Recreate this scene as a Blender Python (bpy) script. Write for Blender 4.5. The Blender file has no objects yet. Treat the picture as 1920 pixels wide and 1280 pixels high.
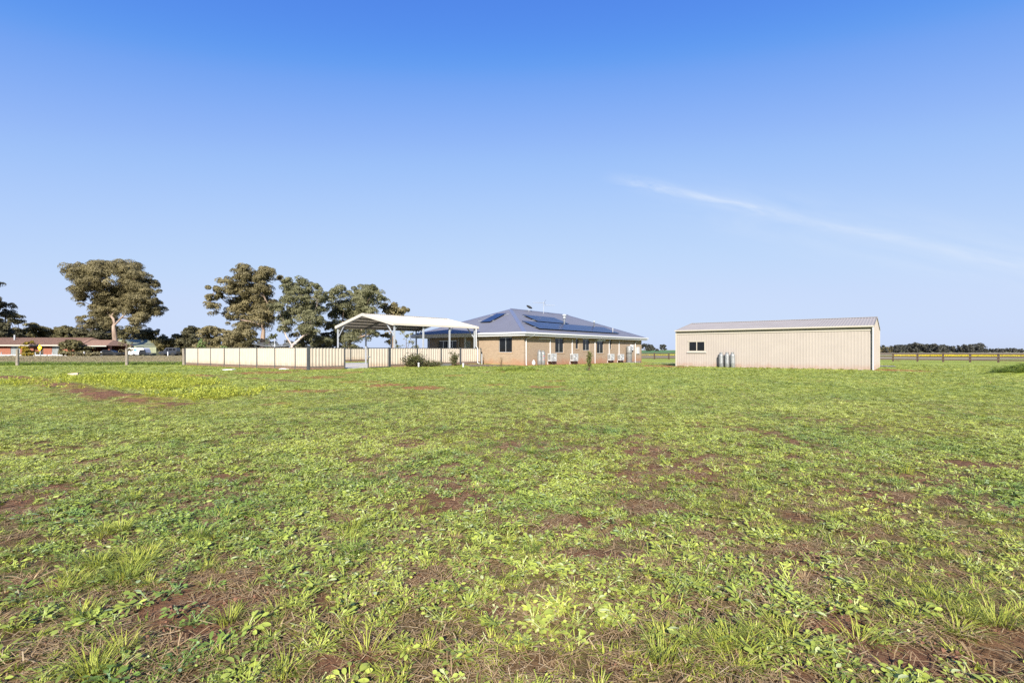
import bpy, math, random
import numpy as np
from mathutils import Vector, Matrix

random.seed(7)
RNG = np.random.default_rng(11)
scene = bpy.context.scene
COL = scene.collection
F, HZ, CAMH = 907.0, 656.0, 1.42        # focal length and horizon row (1920 px wide picture), eye height

# ------------------------------------------------------------------ camera
cd = bpy.data.cameras.new('camera')
cd.sensor_width = 36.0
cd.lens = F * 36.0 / 1920.0
cd.clip_start = 0.05
cd.clip_end = 9000
cd.shift_y = (HZ - 640.0) / 1920.0
cam = bpy.data.objects.new('camera', cd)
cam.location = (0, 0, CAMH)
cam.rotation_euler = (math.radians(90), 0, 0)
COL.objects.link(cam)
scene.camera = cam

# ------------------------------------------------------------------ light and exposure
SUN_EL = math.radians(29.0)
SUN_DIR = Vector((-0.07 * math.cos(SUN_EL), -0.9975 * math.cos(SUN_EL), math.sin(SUN_EL)))
sd = bpy.data.lights.new('sun', 'SUN')
sd.energy = 5.0
sd.angle = math.radians(0.53)
sd.color = (1.0, 0.93, 0.82)
sun = bpy.data.objects.new('sun', sd)
sun.rotation_euler = SUN_DIR.to_track_quat('Z', 'Y').to_euler()
sun.location = (-5, -60, 40)
COL.objects.link(sun)

world = bpy.data.worlds.new('World')
scene.world = world
world.use_nodes = True
wn = world.node_tree
wn.nodes.clear()


def wnode(t, **kw):
    n = wn.nodes.new(t)
    for k, v in kw.items():
        setattr(n, k, v)
    return n


w_out = wnode('ShaderNodeOutputWorld')
w_bg = wnode('ShaderNodeBackground')
w_sky = wnode('ShaderNodeTexSky')
w_sky.sky_type = 'NISHITA'
w_sky.sun_disc = False
w_sky.sun_elevation = SUN_EL
w_sky.sun_rotation = math.atan2(SUN_DIR.x, SUN_DIR.y)
w_sky.altitude = 150
w_sky.air_density = 1.0
w_sky.dust_density = 0.6
w_sky.ozone_density = 2.5
w_bg.inputs['Strength'].default_value = 0.15
EXPOSURE = 1.05


def wmath(op, a, b=None, c=None):
    n = wnode('ShaderNodeMath', operation=op)
    for i, x in enumerate((a, b, c)):
        if x is None:
            continue
        if isinstance(x, (int, float)):
            n.inputs[i].default_value = x
        else:
            wn.links.new(x, n.inputs[i])
    return n.outputs[0]


def raydir(px, py):
    return Vector(((px - 960) / F, 1.0, (HZ - py) / F)).normalized()


# film-like response of the sky colour, the same for every direction
w_in = wnode('ShaderNodeVectorMath', operation='MULTIPLY')
w_in.inputs[1].default_value = (0.1, 0.1, 0.1)
wn.links.new(w_sky.outputs[0], w_in.inputs[0])
w_cl = wnode('ShaderNodeVectorMath', operation='MINIMUM')
w_cl.inputs[1].default_value = (1, 1, 1)
wn.links.new(w_in.outputs[0], w_cl.inputs[0])
w_cv = wnode('ShaderNodeRGBCurve')
for ci, pts in enumerate((((.05, .045), (.1, .105), (.118, .185), (.145, .28), (.173, .352), (.225, .44), (.279, .495), (.38, .555), (.475, .59), (.72, .615), (1, .66)),
                          ((.1, .155), (.158, .255), (.205, .385), (.25, .475), (.299, .557), (.457, .672), (.70, .725), (.813, .74), (1, .77)),
                          ((.3, .83), (.36, .895), (.50, .955), (.68, .965), (.84, .975), (1, .98)))):
    cvm = w_cv.mapping.curves[ci]
    cvm.points[0].location = (0, 0)
    cvm.points[1].location = pts[-1]
    for p in pts[:-1]:
        cvm.points.new(*p)
w_cv.mapping.use_clip = False
w_cv.mapping.update()
wn.links.new(w_cl.outputs[0], w_cv.inputs['Color'])
w_gain = wnode('ShaderNodeVectorMath', operation='MULTIPLY')
w_gain.inputs[1].default_value = (2 ** -EXPOSURE / 0.15,) * 3
wn.links.new(w_cv.outputs[0], w_gain.inputs[0])
w_tc = wnode('ShaderNodeTexCoord')


def cirrus(a, b, width, strength, scale, seed, lo, hi):
    """a thin streak of ice cloud along the great circle a-b of the sky"""
    n = a.cross(b).normalized()
    mid = (a + b).normalized()
    along = n.cross(mid).normalized()
    dn = wnode('ShaderNodeVectorMath', operation='DOT_PRODUCT')
    wn.links.new(w_tc.outputs['Generated'], dn.inputs[0])
    dn.inputs[1].default_value = n
    da = wnode('ShaderNodeVectorMath', operation='DOT_PRODUCT')
    wn.links.new(w_tc.outputs['Generated'], da.inputs[0])
    da.inputs[1].default_value = along
    co = wnode('ShaderNodeCombineXYZ')
    wn.links.new(da.outputs['Value'], co.inputs[0])
    wn.links.new(dn.outputs['Value'], co.inputs[1])
    co.inputs[2].default_value = seed
    mp = wnode('ShaderNodeVectorMath', operation='MULTIPLY')
    mp.inputs[1].default_value = (scale, scale * 5.5, 1)
    wn.links.new(co.outputs[0], mp.inputs[0])
    nz = wnode('ShaderNodeTexNoise')
    nz.inputs['Scale'].default_value = 1.0
    nz.inputs['Detail'].default_value = 6.0
    nz.inputs['Roughness'].default_value = 0.62
    nz.inputs['Distortion'].default_value = 0.7
    wn.links.new(mp.outputs[0], nz.inputs['Vector'])
    nz2 = wnode('ShaderNodeTexNoise')
    nz2.inputs['Scale'].default_value = 0.35
    nz2.inputs['Detail'].default_value = 3.0
    wn.links.new(mp.outputs[0], nz2.inputs['Vector'])
    off = wmath('MULTIPLY', wmath('SUBTRACT', nz2.outputs['Fac'], 0.5), width * 3.0)
    d = wmath('ADD', dn.outputs['Value'], off)
    q = wmath('DIVIDE', d, width)
    g = wmath('POWER', 2.718, wmath('MULTIPLY', wmath('MULTIPLY', q, q), -1.0))
    r1 = wnode('ShaderNodeMapRange', interpolation_type='SMOOTHSTEP')
    r1.inputs[1].default_value, r1.inputs[2].default_value = lo[0], lo[1]
    wn.links.new(da.outputs['Value'], r1.inputs[0])
    r2 = wnode('ShaderNodeMapRange', interpolation_type='SMOOTHSTEP')
    r2.inputs[1].default_value, r2.inputs[2].default_value = hi[0], hi[1]
    r2.inputs[3].default_value, r2.inputs[4].default_value = 1.0, 0.55
    wn.links.new(da.outputs['Value'], r2.inputs[0])
    m = wmath('MULTIPLY', wmath('MULTIPLY', g, r1.outputs[0]), r2.outputs[0])
    nn = wnode('ShaderNodeMapRange')
    nn.inputs[1].default_value, nn.inputs[2].default_value = 0.3, 0.72
    wn.links.new(nz.outputs['Fac'], nn.inputs[0])
    fr = wnode('ShaderNodeVectorMath', operation='DOT_PRODUCT')
    wn.links.new(w_tc.outputs['Generated'], fr.inputs[0])
    fr.inputs[1].default_value = mid
    front = wmath('GREATER_THAN', fr.outputs['Value'], 0.0)
    return wmath('MULTIPLY', wmath('MULTIPLY', wmath('MULTIPLY', m, nn.outputs[0]), strength), front)


A_, B_ = raydir(1185, 343), raydir(1920, 500)
c1 = cirrus(A_, B_, 0.0085, 0.6, 9.0, 3.1, (-0.36, -0.25), (-0.2, 0.05))
c2 = cirrus(A_, B_, 0.045, 0.2, 4.0, 7.7, (-0.36, 0.0), (0.5, 0.8))
w_mix = wnode('ShaderNodeMix', data_type='RGBA')
wn.links.new(wmath('MINIMUM', wmath('ADD', c1, c2), 0.8), w_mix.inputs[0])
wn.links.new(w_gain.outputs[0], w_mix.inputs[6])
w_mix.inputs[7].default_value = (.86 * 2 ** -EXPOSURE / .15, .92 * 2 ** -EXPOSURE / .15, 1.0 * 2 ** -EXPOSURE / .15, 1)
wn.links.new(w_mix.outputs[2], w_bg.inputs['Color'])
wn.links.new(w_bg.outputs[0], w_out.inputs['Surface'])

vs = scene.view_settings
vs.view_transform = 'Standard'
vs.look = 'None'
vs.gamma = 1.0
vs.use_curve_mapping = False
vs.exposure = EXPOSURE
scene.cycles.use_denoising = False
scene.cycles.max_bounces = 6
scene.cycles.diffuse_bounces = 3
scene.cycles.transparent_max_bounces = 4
scene.cycles.caustics_reflective = False
scene.cycles.caustics_refractive = False

# ------------------------------------------------------------------ materials


def new_mat(name):
    m = bpy.data.materials.new(name)
    m.use_nodes = True
    return m, m.node_tree, m.node_tree.nodes['Principled BSDF']


def mat(name, col, rough=0.6, metal=0.0, var=0.12, scale=3.0, bump=0.0, bscale=40.0, spec=0.4, stretch=None, col2=None, dust=None):
    """base colour broken up by two octaves of noise, optional bump"""
    m, nt, b = new_mat(name)
    tc = nt.nodes.new('ShaderNodeTexCoord')
    src = tc.outputs['Object']
    if stretch:
        mp = nt.nodes.new('ShaderNodeMapping')
        mp.inputs['Scale'].default_value = stretch
        nt.links.new(src, mp.inputs['Vector'])
        src = mp.outputs[0]
    nz = nt.nodes.new('ShaderNodeTexNoise')
    nz.inputs['Scale'].default_value = scale
    nz.inputs['Detail'].default_value = 6
    nz.inputs['Roughness'].default_value = 0.65
    nt.links.new(src, nz.inputs['Vector'])
    cr = nt.nodes.new('ShaderNodeValToRGB')
    cr.color_ramp.elements[0].position = 0.3
    cr.color_ramp.elements[1].position = 0.7
    lo = [c * (1 - var) for c in col]
    hi = [min(1, c * (1 + var)) for c in (col2 or col)]
    if col2:
        lo = list(col)
        hi = list(col2)
    cr.color_ramp.elements[0].color = (*lo, 1)
    cr.color_ramp.elements[1].color = (*hi, 1)
    nt.links.new(nz.outputs['Fac'], cr.inputs[0])
    base = cr.outputs[0]
    if dust is not None:            # red dust splashed up from the soil
        sx = nt.nodes.new('ShaderNodeSeparateXYZ')
        nt.links.new(tc.outputs['Object'], sx.inputs[0])
        dn = nt.nodes.new('ShaderNodeTexNoise')
        dn.inputs['Scale'].default_value = 2.5
        dn.inputs['Detail'].default_value = 6
        nt.links.new(tc.outputs['Object'], dn.inputs['Vector'])
        ma = nt.nodes.new('ShaderNodeMath')
        ma.operation = 'MULTIPLY_ADD'
        nt.links.new(dn.outputs['Fac'], ma.inputs[0])
        ma.inputs[1].default_value = -.7
        nt.links.new(sx.outputs[2], ma.inputs[2])
        mr = nt.nodes.new('ShaderNodeMapRange')
        mr.interpolation_type = 'SMOOTHSTEP'
        mr.inputs[1].default_value, mr.inputs[2].default_value = dust - .45, dust + .12
        mr.inputs[3].default_value, mr.inputs[4].default_value = .55, 0.0
        nt.links.new(ma.outputs[0], mr.inputs[0])
        mx = nt.nodes.new('ShaderNodeMix')
        mx.data_type = 'RGBA'
        nt.links.new(mr.outputs[0], mx.inputs[0])
        nt.links.new(base, mx.inputs[6])
        mx.inputs[7].default_value = (.27, .15, .085, 1)
        base = mx.outputs[2]
    nt.links.new(base, b.inputs['Base Color'])
    b.inputs['Roughness'].default_value = rough
    b.inputs['Metallic'].default_value = metal
    b.inputs['Specular IOR Level'].default_value = spec
    if bump:
        n2 = nt.nodes.new('ShaderNodeTexNoise')
        n2.inputs['Scale'].default_value = bscale
        n2.inputs['Detail'].default_value = 4
        nt.links.new(src, n2.inputs['Vector'])
        bp = nt.nodes.new('ShaderNodeBump')
        bp.inputs['Strength'].default_value = bump
        bp.inputs['Distance'].default_value = 0.02
        nt.links.new(n2.outputs['Fac'], bp.inputs['Height'])
        nt.links.new(bp.outputs[0], b.inputs['Normal'])
    return m


def leaf_mat(name, dark, light, third=None, trans=0.18, rough=0.55, spec=0.25, inst=False):
    """foliage: colour from the per-leaf attribute 'rnd', optionally shifted by the per-plant attribute 'tint'"""
    m, nt, b = new_mat(name)
    at = nt.nodes.new('ShaderNodeAttribute')
    at.attribute_name = 'rnd'
    cr = nt.nodes.new('ShaderNodeValToRGB')
    e = cr.color_ramp.elements
    e[0].position, e[1].position = 0.0, 1.0
    e[0].color = (*dark, 1)
    e[1].color = (*light, 1)
    if third:
        e[1].position = 0.82
        x = e.new(1.0)
        x.color = (*third, 1)
    nt.links.new(at.outputs['Fac'], cr.inputs[0])
    col = cr.outputs[0]
    if inst:
        a2 = nt.nodes.new('ShaderNodeAttribute')
        a2.attribute_type = 'INSTANCER'
        a2.attribute_name = 'tint'
        mx = nt.nodes.new('ShaderNodeMix')
        mx.data_type = 'RGBA'
        mx.blend_type = 'MULTIPLY'
        mx.inputs[0].default_value = 1.0
        c3 = nt.nodes.new('ShaderNodeValToRGB')
        c3.color_ramp.elements[0].color = (0.5, 0.68, 0.62, 1)
        c3.color_ramp.elements[1].color = (1.3, 1.25, 1.05, 1)
        md = c3.color_ramp.elements.new(0.5)
        md.color = (1.03, 1.05, 0.9, 1)
        nt.links.new(a2.outputs['Fac'], c3.inputs[0])
        nt.links.new(col, mx.inputs[6])
        nt.links.new(c3.outputs[0], mx.inputs[7])
        col = mx.outputs[2]
    nt.links.new(col, b.inputs['Base Color'])
    b.inputs['Roughness'].default_value = rough
    b.inputs['Specular IOR Level'].default_value = spec
    if trans:
        tr = nt.nodes.new('ShaderNodeBsdfTranslucent')
        nt.links.new(col, tr.inputs['Color'])
        ms = nt.nodes.new('ShaderNodeMixShader')
        ms.inputs[0].default_value = trans
        nt.links.new(b.outputs[0], ms.inputs[1])
        nt.links.new(tr.outputs[0], ms.inputs[2])
        nt.links.new(ms.outputs[0], nt.nodes['Material Output'].inputs['Surface'])
    return m


M = {}
M['cream'] = mat('cream_sheet_steel', (0.425, 0.375, 0.31), 0.55, var=0.06, scale=1.5, dust=.22)
M['shed'] = mat('beige_sheet_steel', (0.318, 0.283, 0.252), 0.6, var=0.05, scale=0.8, dust=.0)
M['shed_trim'] = mat('pale_beige_trim', (0.4, 0.37, 0.315), 0.5, var=0.04)
M['shed_roof'] = mat('weathered_beige_roof', (0.285, 0.262, 0.245), 0.65, spec=0.25, var=0.06, scale=0.7)
M['grey_post'] = mat('slate_grey_steel', (0.06, 0.065, 0.07), 0.5, var=0.15)
M['sleeper'] = mat('brown_sleeper', (0.17, 0.11, 0.075), 0.85, var=0.35, scale=4, bump=0.4, stretch=(1, 1, 6))
M['white'] = mat('white_paint', (0.5, 0.51, 0.53), 0.45, var=0.04)
M['unit_white'] = mat('unit_grey_white', (0.4, 0.41, 0.42), 0.5, var=0.05)
M['galv'] = mat('galvanised_steel', (0.36, 0.385, 0.42), 0.5, metal=0.15, var=0.18, scale=9)
M['galv_dull'] = mat('dull_galvanised', (0.235, 0.245, 0.25), 0.42, metal=0.3, var=0.3, scale=7)
M['offwhite'] = mat('off_white_roof_sheet', (0.47, 0.435, 0.375), 0.5, var=0.04)
M['underside'] = mat('plain_sheet_underside', (0.42, 0.38, 0.31), 0.55, var=0.1)
M['roof'] = mat('blue_grey_roof_steel', (0.14, 0.142, 0.168), 0.5, spec=0.3, var=0.07, scale=0.6)
M['roof_cap'] = mat('blue_grey_ridge_cap', (0.15, 0.165, 0.23), 0.33, metal=0.2, var=0.08)
M['solar'] = mat('blue_solar_cell', (0.008, 0.018, 0.07), 0.25, var=0.3, scale=2, spec=0.2)
M['solar_frame'] = mat('black_aluminium_edge', (0.02, 0.02, 0.022), 0.4, metal=0.3)
M['alu'] = mat('bare_aluminium', (0.6, 0.61, 0.62), 0.35, metal=0.7, var=0.05)
M['glass'] = mat('dark_window_glass', (0.008, 0.009, 0.011), 0.08, var=0.3, spec=0.28)
M['glass_pale'] = mat('curtained_glass', (0.20, 0.22, 0.23), 0.12, var=0.35, scale=6, spec=0.6, stretch=(4, 4, 0.3))
M['black'] = mat('black_plastic', (0.012, 0.012, 0.013), 0.5, var=0.2)
M['dark_steel'] = mat('dark_purlin_steel', (0.10, 0.10, 0.10), 0.5, var=0.2)
M['timber'] = mat('weathered_timber', (0.22, 0.19, 0.155), 0.9, var=0.35, scale=5, bump=0.5, stretch=(5, 5, 0.7))
M['dark_timber'] = mat('dark_stained_timber', (0.075, 0.052, 0.038), 0.85, var=0.35, scale=4, bump=0.4, stretch=(2, 2, 2))
M['concrete'] = mat('pale_concrete', (0.42, 0.40, 0.37), 0.9, var=0.15, scale=4, bump=0.3)
M['white_block'] = mat('white_concrete_block', (0.62, 0.60, 0.56), 0.85, var=0.1, scale=12, bump=0.4)
M['gravel'] = mat('brown_gravel', (0.15, 0.11, 0.085), 0.95, var=0.4, scale=30, bump=0.8, bscale=90)
M['asphalt'] = mat('grey_crushed_rock', (0.20, 0.19, 0.18), 0.95, var=0.25, scale=8, bump=0.5)
M['red_brick'] = mat('red_brick', (0.27, 0.085, 0.045), 0.85, var=0.3, scale=6)
M['tile'] = mat('terracotta_tile', (0.22, 0.135, 0.10), 0.8, var=0.3, scale=3)
M['green_sheet'] = mat('olive_sheet_steel', (0.24, 0.26, 0.17), 0.55, var=0.12, scale=2)
M['yellow_lit'] = mat('yellow_lit_interior', (0.55, 0.44, 0.18), 0.6, var=0.1)  # lit shed interior: its yellow light is put into the colour
M['yellow_sign'] = mat('yellow_sign_face', (0.78, 0.48, 0.01), 0.4, var=0.05)
M['car_white'] = mat('white_car_paint', (0.72, 0.72, 0.72), 0.25, var=0.03, spec=0.6)
M['car_dark'] = mat('dark_navy_car_paint', (0.018, 0.022, 0.035), 0.22, var=0.1, spec=0.6)
M['car_black'] = mat('black_car_paint', (0.012, 0.013, 0.015), 0.2, var=0.1, spec=0.6)
M['tyre'] = mat('tyre_rubber', (0.015, 0.015, 0.015), 0.8)
M['blue'] = mat('blue_glass', (0.04, 0.22, 0.34), 0.2, var=0.1)
M['pink'] = mat('pink_curtain', (0.6, 0.12, 0.2), 0.7)
M['straw'] = mat('straw', (0.36, 0.29, 0.17), 0.8, var=0.2)
M['soil_lump'] = mat('red_brown_soil', (0.16, 0.08, 0.047), 0.95, var=0.35, scale=20, bump=0.8)
M['bark_gum'] = mat('smooth_gum_bark', (0.12, 0.075, 0.05), 0.8, scale=0.8, col2=(0.4, 0.31, 0.25), stretch=(2.6, 2.6, 0.35))
M['bark_pale'] = mat('pale_gum_bark', (0.5, 0.44, 0.4), 0.7, scale=1.2, col2=(0.3, 0.22, 0.18), stretch=(2, 2, 0.4))
M['bark_dark'] = mat('dark_bark', (0.09, 0.065, 0.05), 0.9, var=0.3, scale=3)
M['twig'] = mat('brown_twig', (0.12, 0.075, 0.045), 0.85, var=0.25, scale=9)
M['leaf_gum'] = leaf_mat('gum_leaves', (0.085, 0.075, 0.035), (0.235, 0.20, 0.10), (0.33, 0.285, 0.165), 0.15)
M['leaf_gum_green'] = leaf_mat('green_gum_leaves', (0.08, 0.082, 0.042), (0.215, 0.215, 0.115), (0.31, 0.295, 0.175), 0.15)
M['leaf_dark'] = leaf_mat('dark_tree_leaves', (0.04, 0.042, 0.022), (0.125, 0.112, 0.056), (0.18, 0.155, 0.085), 0.1)
M['leaf_far'] = leaf_mat('distant_tree_leaves', (0.03, 0.034, 0.03), (0.075, 0.075, 0.062), (0.1, 0.097, 0.085), 0.08)
M['leaf_olive'] = leaf_mat('olive_shrub_leaves', (0.06, 0.058, 0.024), (0.18, 0.155, 0.065), (0.25, 0.21, 0.1), 0.12)
M['leaf_yellow'] = leaf_mat('yellow_flowering_leaves', (0.06, 0.07, 0.012), (0.34, 0.23, 0.015), (0.6, 0.36, 0.01), 0.1)
M['leaf_lime'] = leaf_mat('pale_lime_leaves', (0.1, 0.15, 0.04), (0.24, 0.32, 0.12), None, 0.2)
M['leaf_shrub'] = leaf_mat('garden_shrub_leaves', (0.03, 0.035, 0.018), (0.12, 0.13, 0.05), (0.24, 0.15, 0.1), 0.15)
M['leaf_sapling'] = leaf_mat('sapling_leaves', (0.035, 0.05, 0.018), (0.17, 0.19, 0.05), (0.35, 0.33, 0.1), 0.15)
M['weed'] = leaf_mat('broadleaf_weed', (0.14, 0.175, 0.03), (0.355, 0.41, 0.09), (0.46, 0.5, 0.26), 0.14, 0.5, 0.3, inst=True)
M['grass'] = leaf_mat('green_grass', (0.14, 0.175, 0.03), (0.35, 0.375, 0.07), (0.43, 0.41, 0.17), 0.18, 0.5, 0.3, inst=True)
M['dry_grass'] = leaf_mat('dry_grass', (0.2, 0.125, 0.06), (0.44, 0.315, 0.165), (0.55, 0.44, 0.27), 0.15, 0.7, 0.2)
M['paddock_grass'] = leaf_mat('dry_paddock_grass', (0.17, 0.15, 0.085), (0.33, 0.28, 0.17), (0.4, 0.34, 0.23), 0.15, 0.7, 0.2)
M['canola'] = leaf_mat('yellow_crop_flowers', (0.5, 0.42, 0.02), (0.82, 0.66, 0.01), (0.9, 0.74, 0.02), 0.15)
M['flower'] = leaf_mat('lush_yellow_green_leaves', (0.2, 0.25, 0.035), (0.43, 0.45, 0.06), (0.66, 0.6, 0.08), 0.25, 0.5, 0.3)

# tan brickwork with mortar joints and red dust thrown up onto the lowest courses


def brick_mat(name, c1, c2, mortar, dust=True, rot=False):
    m, nt, b = new_mat(name)
    tc = nt.nodes.new('ShaderNodeTexCoord')
    sx = nt.nodes.new('ShaderNodeSeparateXYZ')
    nt.links.new(tc.outputs['Object'], sx.inputs[0])
    ad = nt.nodes.new('ShaderNodeMath')
    nt.links.new(sx.outputs[0], ad.inputs[0])
    nt.links.new(sx.outputs[1], ad.inputs[1])
    cb = nt.nodes.new('ShaderNodeCombineXYZ')
    nt.links.new(ad.outputs[0], cb.inputs[0])
    nt.links.new(sx.outputs[2], cb.inputs[1])
    bt = nt.nodes.new('ShaderNodeTexBrick')
    bt.inputs['Color1'].default_value = (*c1, 1)
    bt.inputs['Color2'].default_value = (*c2, 1)
    bt.inputs['Mortar'].default_value = (*mortar, 1)
    bt.inputs['Scale'].default_value = 1.0
    bt.inputs['Brick Width'].default_value = 0.24
    bt.inputs['Row Height'].default_value = 0.086
    bt.inputs['Mortar Size'].default_value = 0.006
    nt.links.new(cb.outputs[0], bt.inputs['Vector'])
    col = bt.outputs['Color']
    if dust:
        nz = nt.nodes.new('ShaderNodeTexNoise')
        nz.inputs['Scale'].default_value = 1.3
        nz.inputs['Detail'].default_value = 5
        nt.links.new(tc.outputs['Object'], nz.inputs['Vector'])
        a = nt.nodes.new('ShaderNodeMath')
        a.operation = 'MULTIPLY_ADD'
        nt.links.new(nz.outputs['Fac'], a.inputs[0])
        a.inputs[1].default_value = -0.9
        nt.links.new(sx.outputs[2], a.inputs[2])
        mr = nt.nodes.new('ShaderNodeMapRange')
        mr.interpolation_type = 'SMOOTHSTEP'
        mr.inputs[1].default_value, mr.inputs[2].default_value = -0.45, 0.35
        mr.inputs[3].default_value, mr.inputs[4].default_value = 0.62, 0.0
        nt.links.new(a.outputs[0], mr.inputs[0])
        mx = nt.nodes.new('ShaderNodeMix')
        mx.data_type = 'RGBA'
        nt.links.new(mr.outputs[0], mx.inputs[0])
        nt.links.new(col, mx.inputs[6])
        mx.inputs[7].default_value = (0.30, 0.135, 0.062, 1)
        col = mx.outputs[2]
    nt.links.new(col, b.inputs['Base Color'])
    b.inputs['Roughness'].default_value = 0.85
    bp = nt.nodes.new('ShaderNodeBump')
    bp.inputs['Strength'].default_value = 0.6
    bp.inputs['Distance'].default_value = 0.008
    iv = nt.nodes.new('ShaderNodeMath')
    iv.operation = 'SUBTRACT'
    iv.inputs[0].default_value = 1
    nt.links.new(bt.outputs['Fac'], iv.inputs[1])
    nt.links.new(iv.outputs[0], bp.inputs['Height'])
    nt.links.new(bp.outputs[0], b.inputs['Normal'])
    return m


M['brick'] = brick_mat('tan_brick', (0.315, 0.236, 0.163), (0.27, 0.198, 0.135), (0.325, 0.268, 0.21))
M['brick_sill'] = mat('tan_sill_brick', (0.33, 0.235, 0.15), 0.85, var=0.15, scale=6)
M['red_brick'] = brick_mat('red_brickwork', (0.27, 0.085, 0.045), (0.2, 0.06, 0.035), (0.25, 0.17, 0.13), dust=False)

# ------------------------------------------------------------------ object helpers


def tag(o, label=None, cat=None, group=None, kind=None):
    if label:
        o['label'] = label
    if cat:
        o['category'] = cat
    if group:
        o['group'] = group
    if kind:
        o['kind'] = kind
    return o


def thing(name, label, cat, loc=(0, 0, 0), rz=0.0, group=None):
    o = bpy.data.objects.new(name, None)
    o.empty_display_size = 0.3
    COL.objects.link(o)
    o.location = loc
    o.rotation_euler = (0, 0, rz)
    return tag(o, label, cat, group)


def link(name, me, parent=None, loc=(0, 0, 0), rot=(0, 0, 0), scale=None):
    o = bpy.data.objects.new(name, me)
    COL.objects.link(o)
    if parent is not None:
        o.parent = parent
    o.location = loc
    o.rotation_euler = rot
    if scale:
        o.scale = scale
    return o


def copy_tree(o, parent=None):
    c = o.copy()
    COL.objects.link(c)
    if parent is not None:
        c.parent = parent
    for ch in list(o.children):
        copy_tree(ch, c)
    return c


class MB:
    """collects shapes and turns them into one mesh"""

    def __init__(self):
        self.v, self.f, self.mi, self.sm = [], [], [], []

    def add(self, vs_, fs_, mi=0, sm=False):
        n = len(self.v)
        self.v += [tuple(p) for p in vs_]
        for f in fs_:
            self.f.append(tuple(i + n for i in f))
            self.mi.append(mi)
            self.sm.append(sm)
        return self

    def hexa(self, p, mi=0):
        return self.add(p, [(0, 3, 2, 1), (4, 5, 6, 7), (0, 1, 5, 4), (1, 2, 6, 5), (2, 3, 7, 6), (3, 0, 4, 7)], mi)

    def box(self, a, b, mi=0):
        x0, x1 = sorted((a[0], b[0]))
        y0, y1 = sorted((a[1], b[1]))
        z0, z1 = sorted((a[2], b[2]))
        return self.hexa([(x0, y0, z0), (x1, y0, z0), (x1, y1, z0), (x0, y1, z0), (x0, y0, z1), (x1, y0, z1), (x1, y1, z1), (x0, y1, z1)], mi)

    def beam(self, p, q, w, h, mi=0, up=(0, 0, 1)):
        p, q = Vector(p), Vector(q)
        d = (q - p).normalized()
        s = d.cross(Vector(up))
        if s.length < 1e-4:
            s = d.cross(Vector((0, 1, 0)))
        s.normalize()
        t = s.cross(d).normalized()
        s, t = s * w / 2, t * h / 2
        return self.hexa([p - s - t, p + s - t, q + s - t, q - s - t, p - s + t, p + s + t, q + s + t, q - s + t], mi)

    def tube(self, pts, rad, n=8, mi=0, sm=True, caps=True):
        pts = [Vector(p) for p in pts]
        if isinstance(rad, (int, float)):
            rad = [rad] * len(pts)
        vs_, fs_ = [], []
        for i, p in enumerate(pts):
            a = pts[max(0, i - 1)]
            b = pts[min(len(pts) - 1, i + 1)]
            d = (b - a).normalized()
            s = d.cross(Vector((0.31, 0.95, 0.05)))
            if s.length < 1e-3:
                s = d.cross(Vector((1, 0, 0)))
            s.normalize()
            t = d.cross(s)
            for k in range(n):
                an = 2 * math.pi * k / n
                vs_.append(p + (s * math.cos(an) + t * math.sin(an)) * rad[i])
        for i in range(len(pts) - 1):
            for k in range(n):
                k2 = (k + 1) % n
                fs_.append((i * n + k, i * n + k2, (i + 1) * n + k2, (i + 1) * n + k))
        self.add(vs_, fs_, mi, sm)
        if caps:
            self.add(vs_[:n], [tuple(reversed(range(n)))], mi)
            self.add(vs_[-n:], [tuple(range(n))], mi)
        return self

    def lathe(self, prof, n=20, c=(0, 0), mi=0, sm=True):
        vs_, fs_ = [], []
        for r, z in prof:
            for k in range(n):
                an = 2 * math.pi * k / n
                vs_.append((c[0] + r * math.cos(an), c[1] + r * math.sin(an), z))
        for i in range(len(prof) - 1):
            for k in range(n):
                k2 = (k + 1) % n
                fs_.append((i * n + k, i * n + k2, (i + 1) * n + k2, (i + 1) * n + k))
        fs_.append(tuple(reversed(range(n))))
        fs_.append(tuple((len(prof) - 1) * n + k for k in range(n)))
        return self.add(vs_, fs_, mi, sm)

    def mesh(self, name, mats):
        me = bpy.data.meshes.new(name)
        me.from_pydata(self.v, [], self.f)
        for m_ in (mats if isinstance(mats, (list, tuple)) else [mats]):
            me.materials.append(m_)
        me.polygons.foreach_set('material_index', self.mi)
        me.polygons.foreach_set('use_smooth', self.sm)
        me.update()
        return me

    def build(self, name, mats, parent=None, loc=(0, 0, 0), rot=(0, 0, 0)):
        return link(name, self.mesh(name, mats), parent, loc, rot)


def fast_mesh(name, V, faces, mats, attrs=None, smooth=False):
    """V (n,3) array, faces (m,k) array"""
    me = bpy.data.meshes.new(name)
    m_, k = faces.shape
    me.vertices.add(len(V))
    me.vertices.foreach_set('co', np.ascontiguousarray(V, dtype=np.float32).ravel())
    me.loops.add(m_ * k)
    me.loops.foreach_set('vertex_index', faces.astype(np.int32).ravel())
    me.polygons.add(m_)
    me.polygons.foreach_set('loop_start', np.arange(0, m_ * k, k, dtype=np.int32))
    me.polygons.foreach_set('loop_total', np.full(m_, k, dtype=np.int32))
    if smooth:
        me.polygons.foreach_set('use_smooth', np.ones(m_, dtype=bool))
    for mm in (mats if isinstance(mats, (list, tuple)) else [mats]):
        me.materials.append(mm)
    for an, (dom, arr) in (attrs or {}).items():
        a = me.attributes.new(an, 'FLOAT', dom)
        a.data.foreach_set('value', np.ascontiguousarray(arr, dtype=np.float32))
    me.update(calc_edges=True)
    return me


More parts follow.
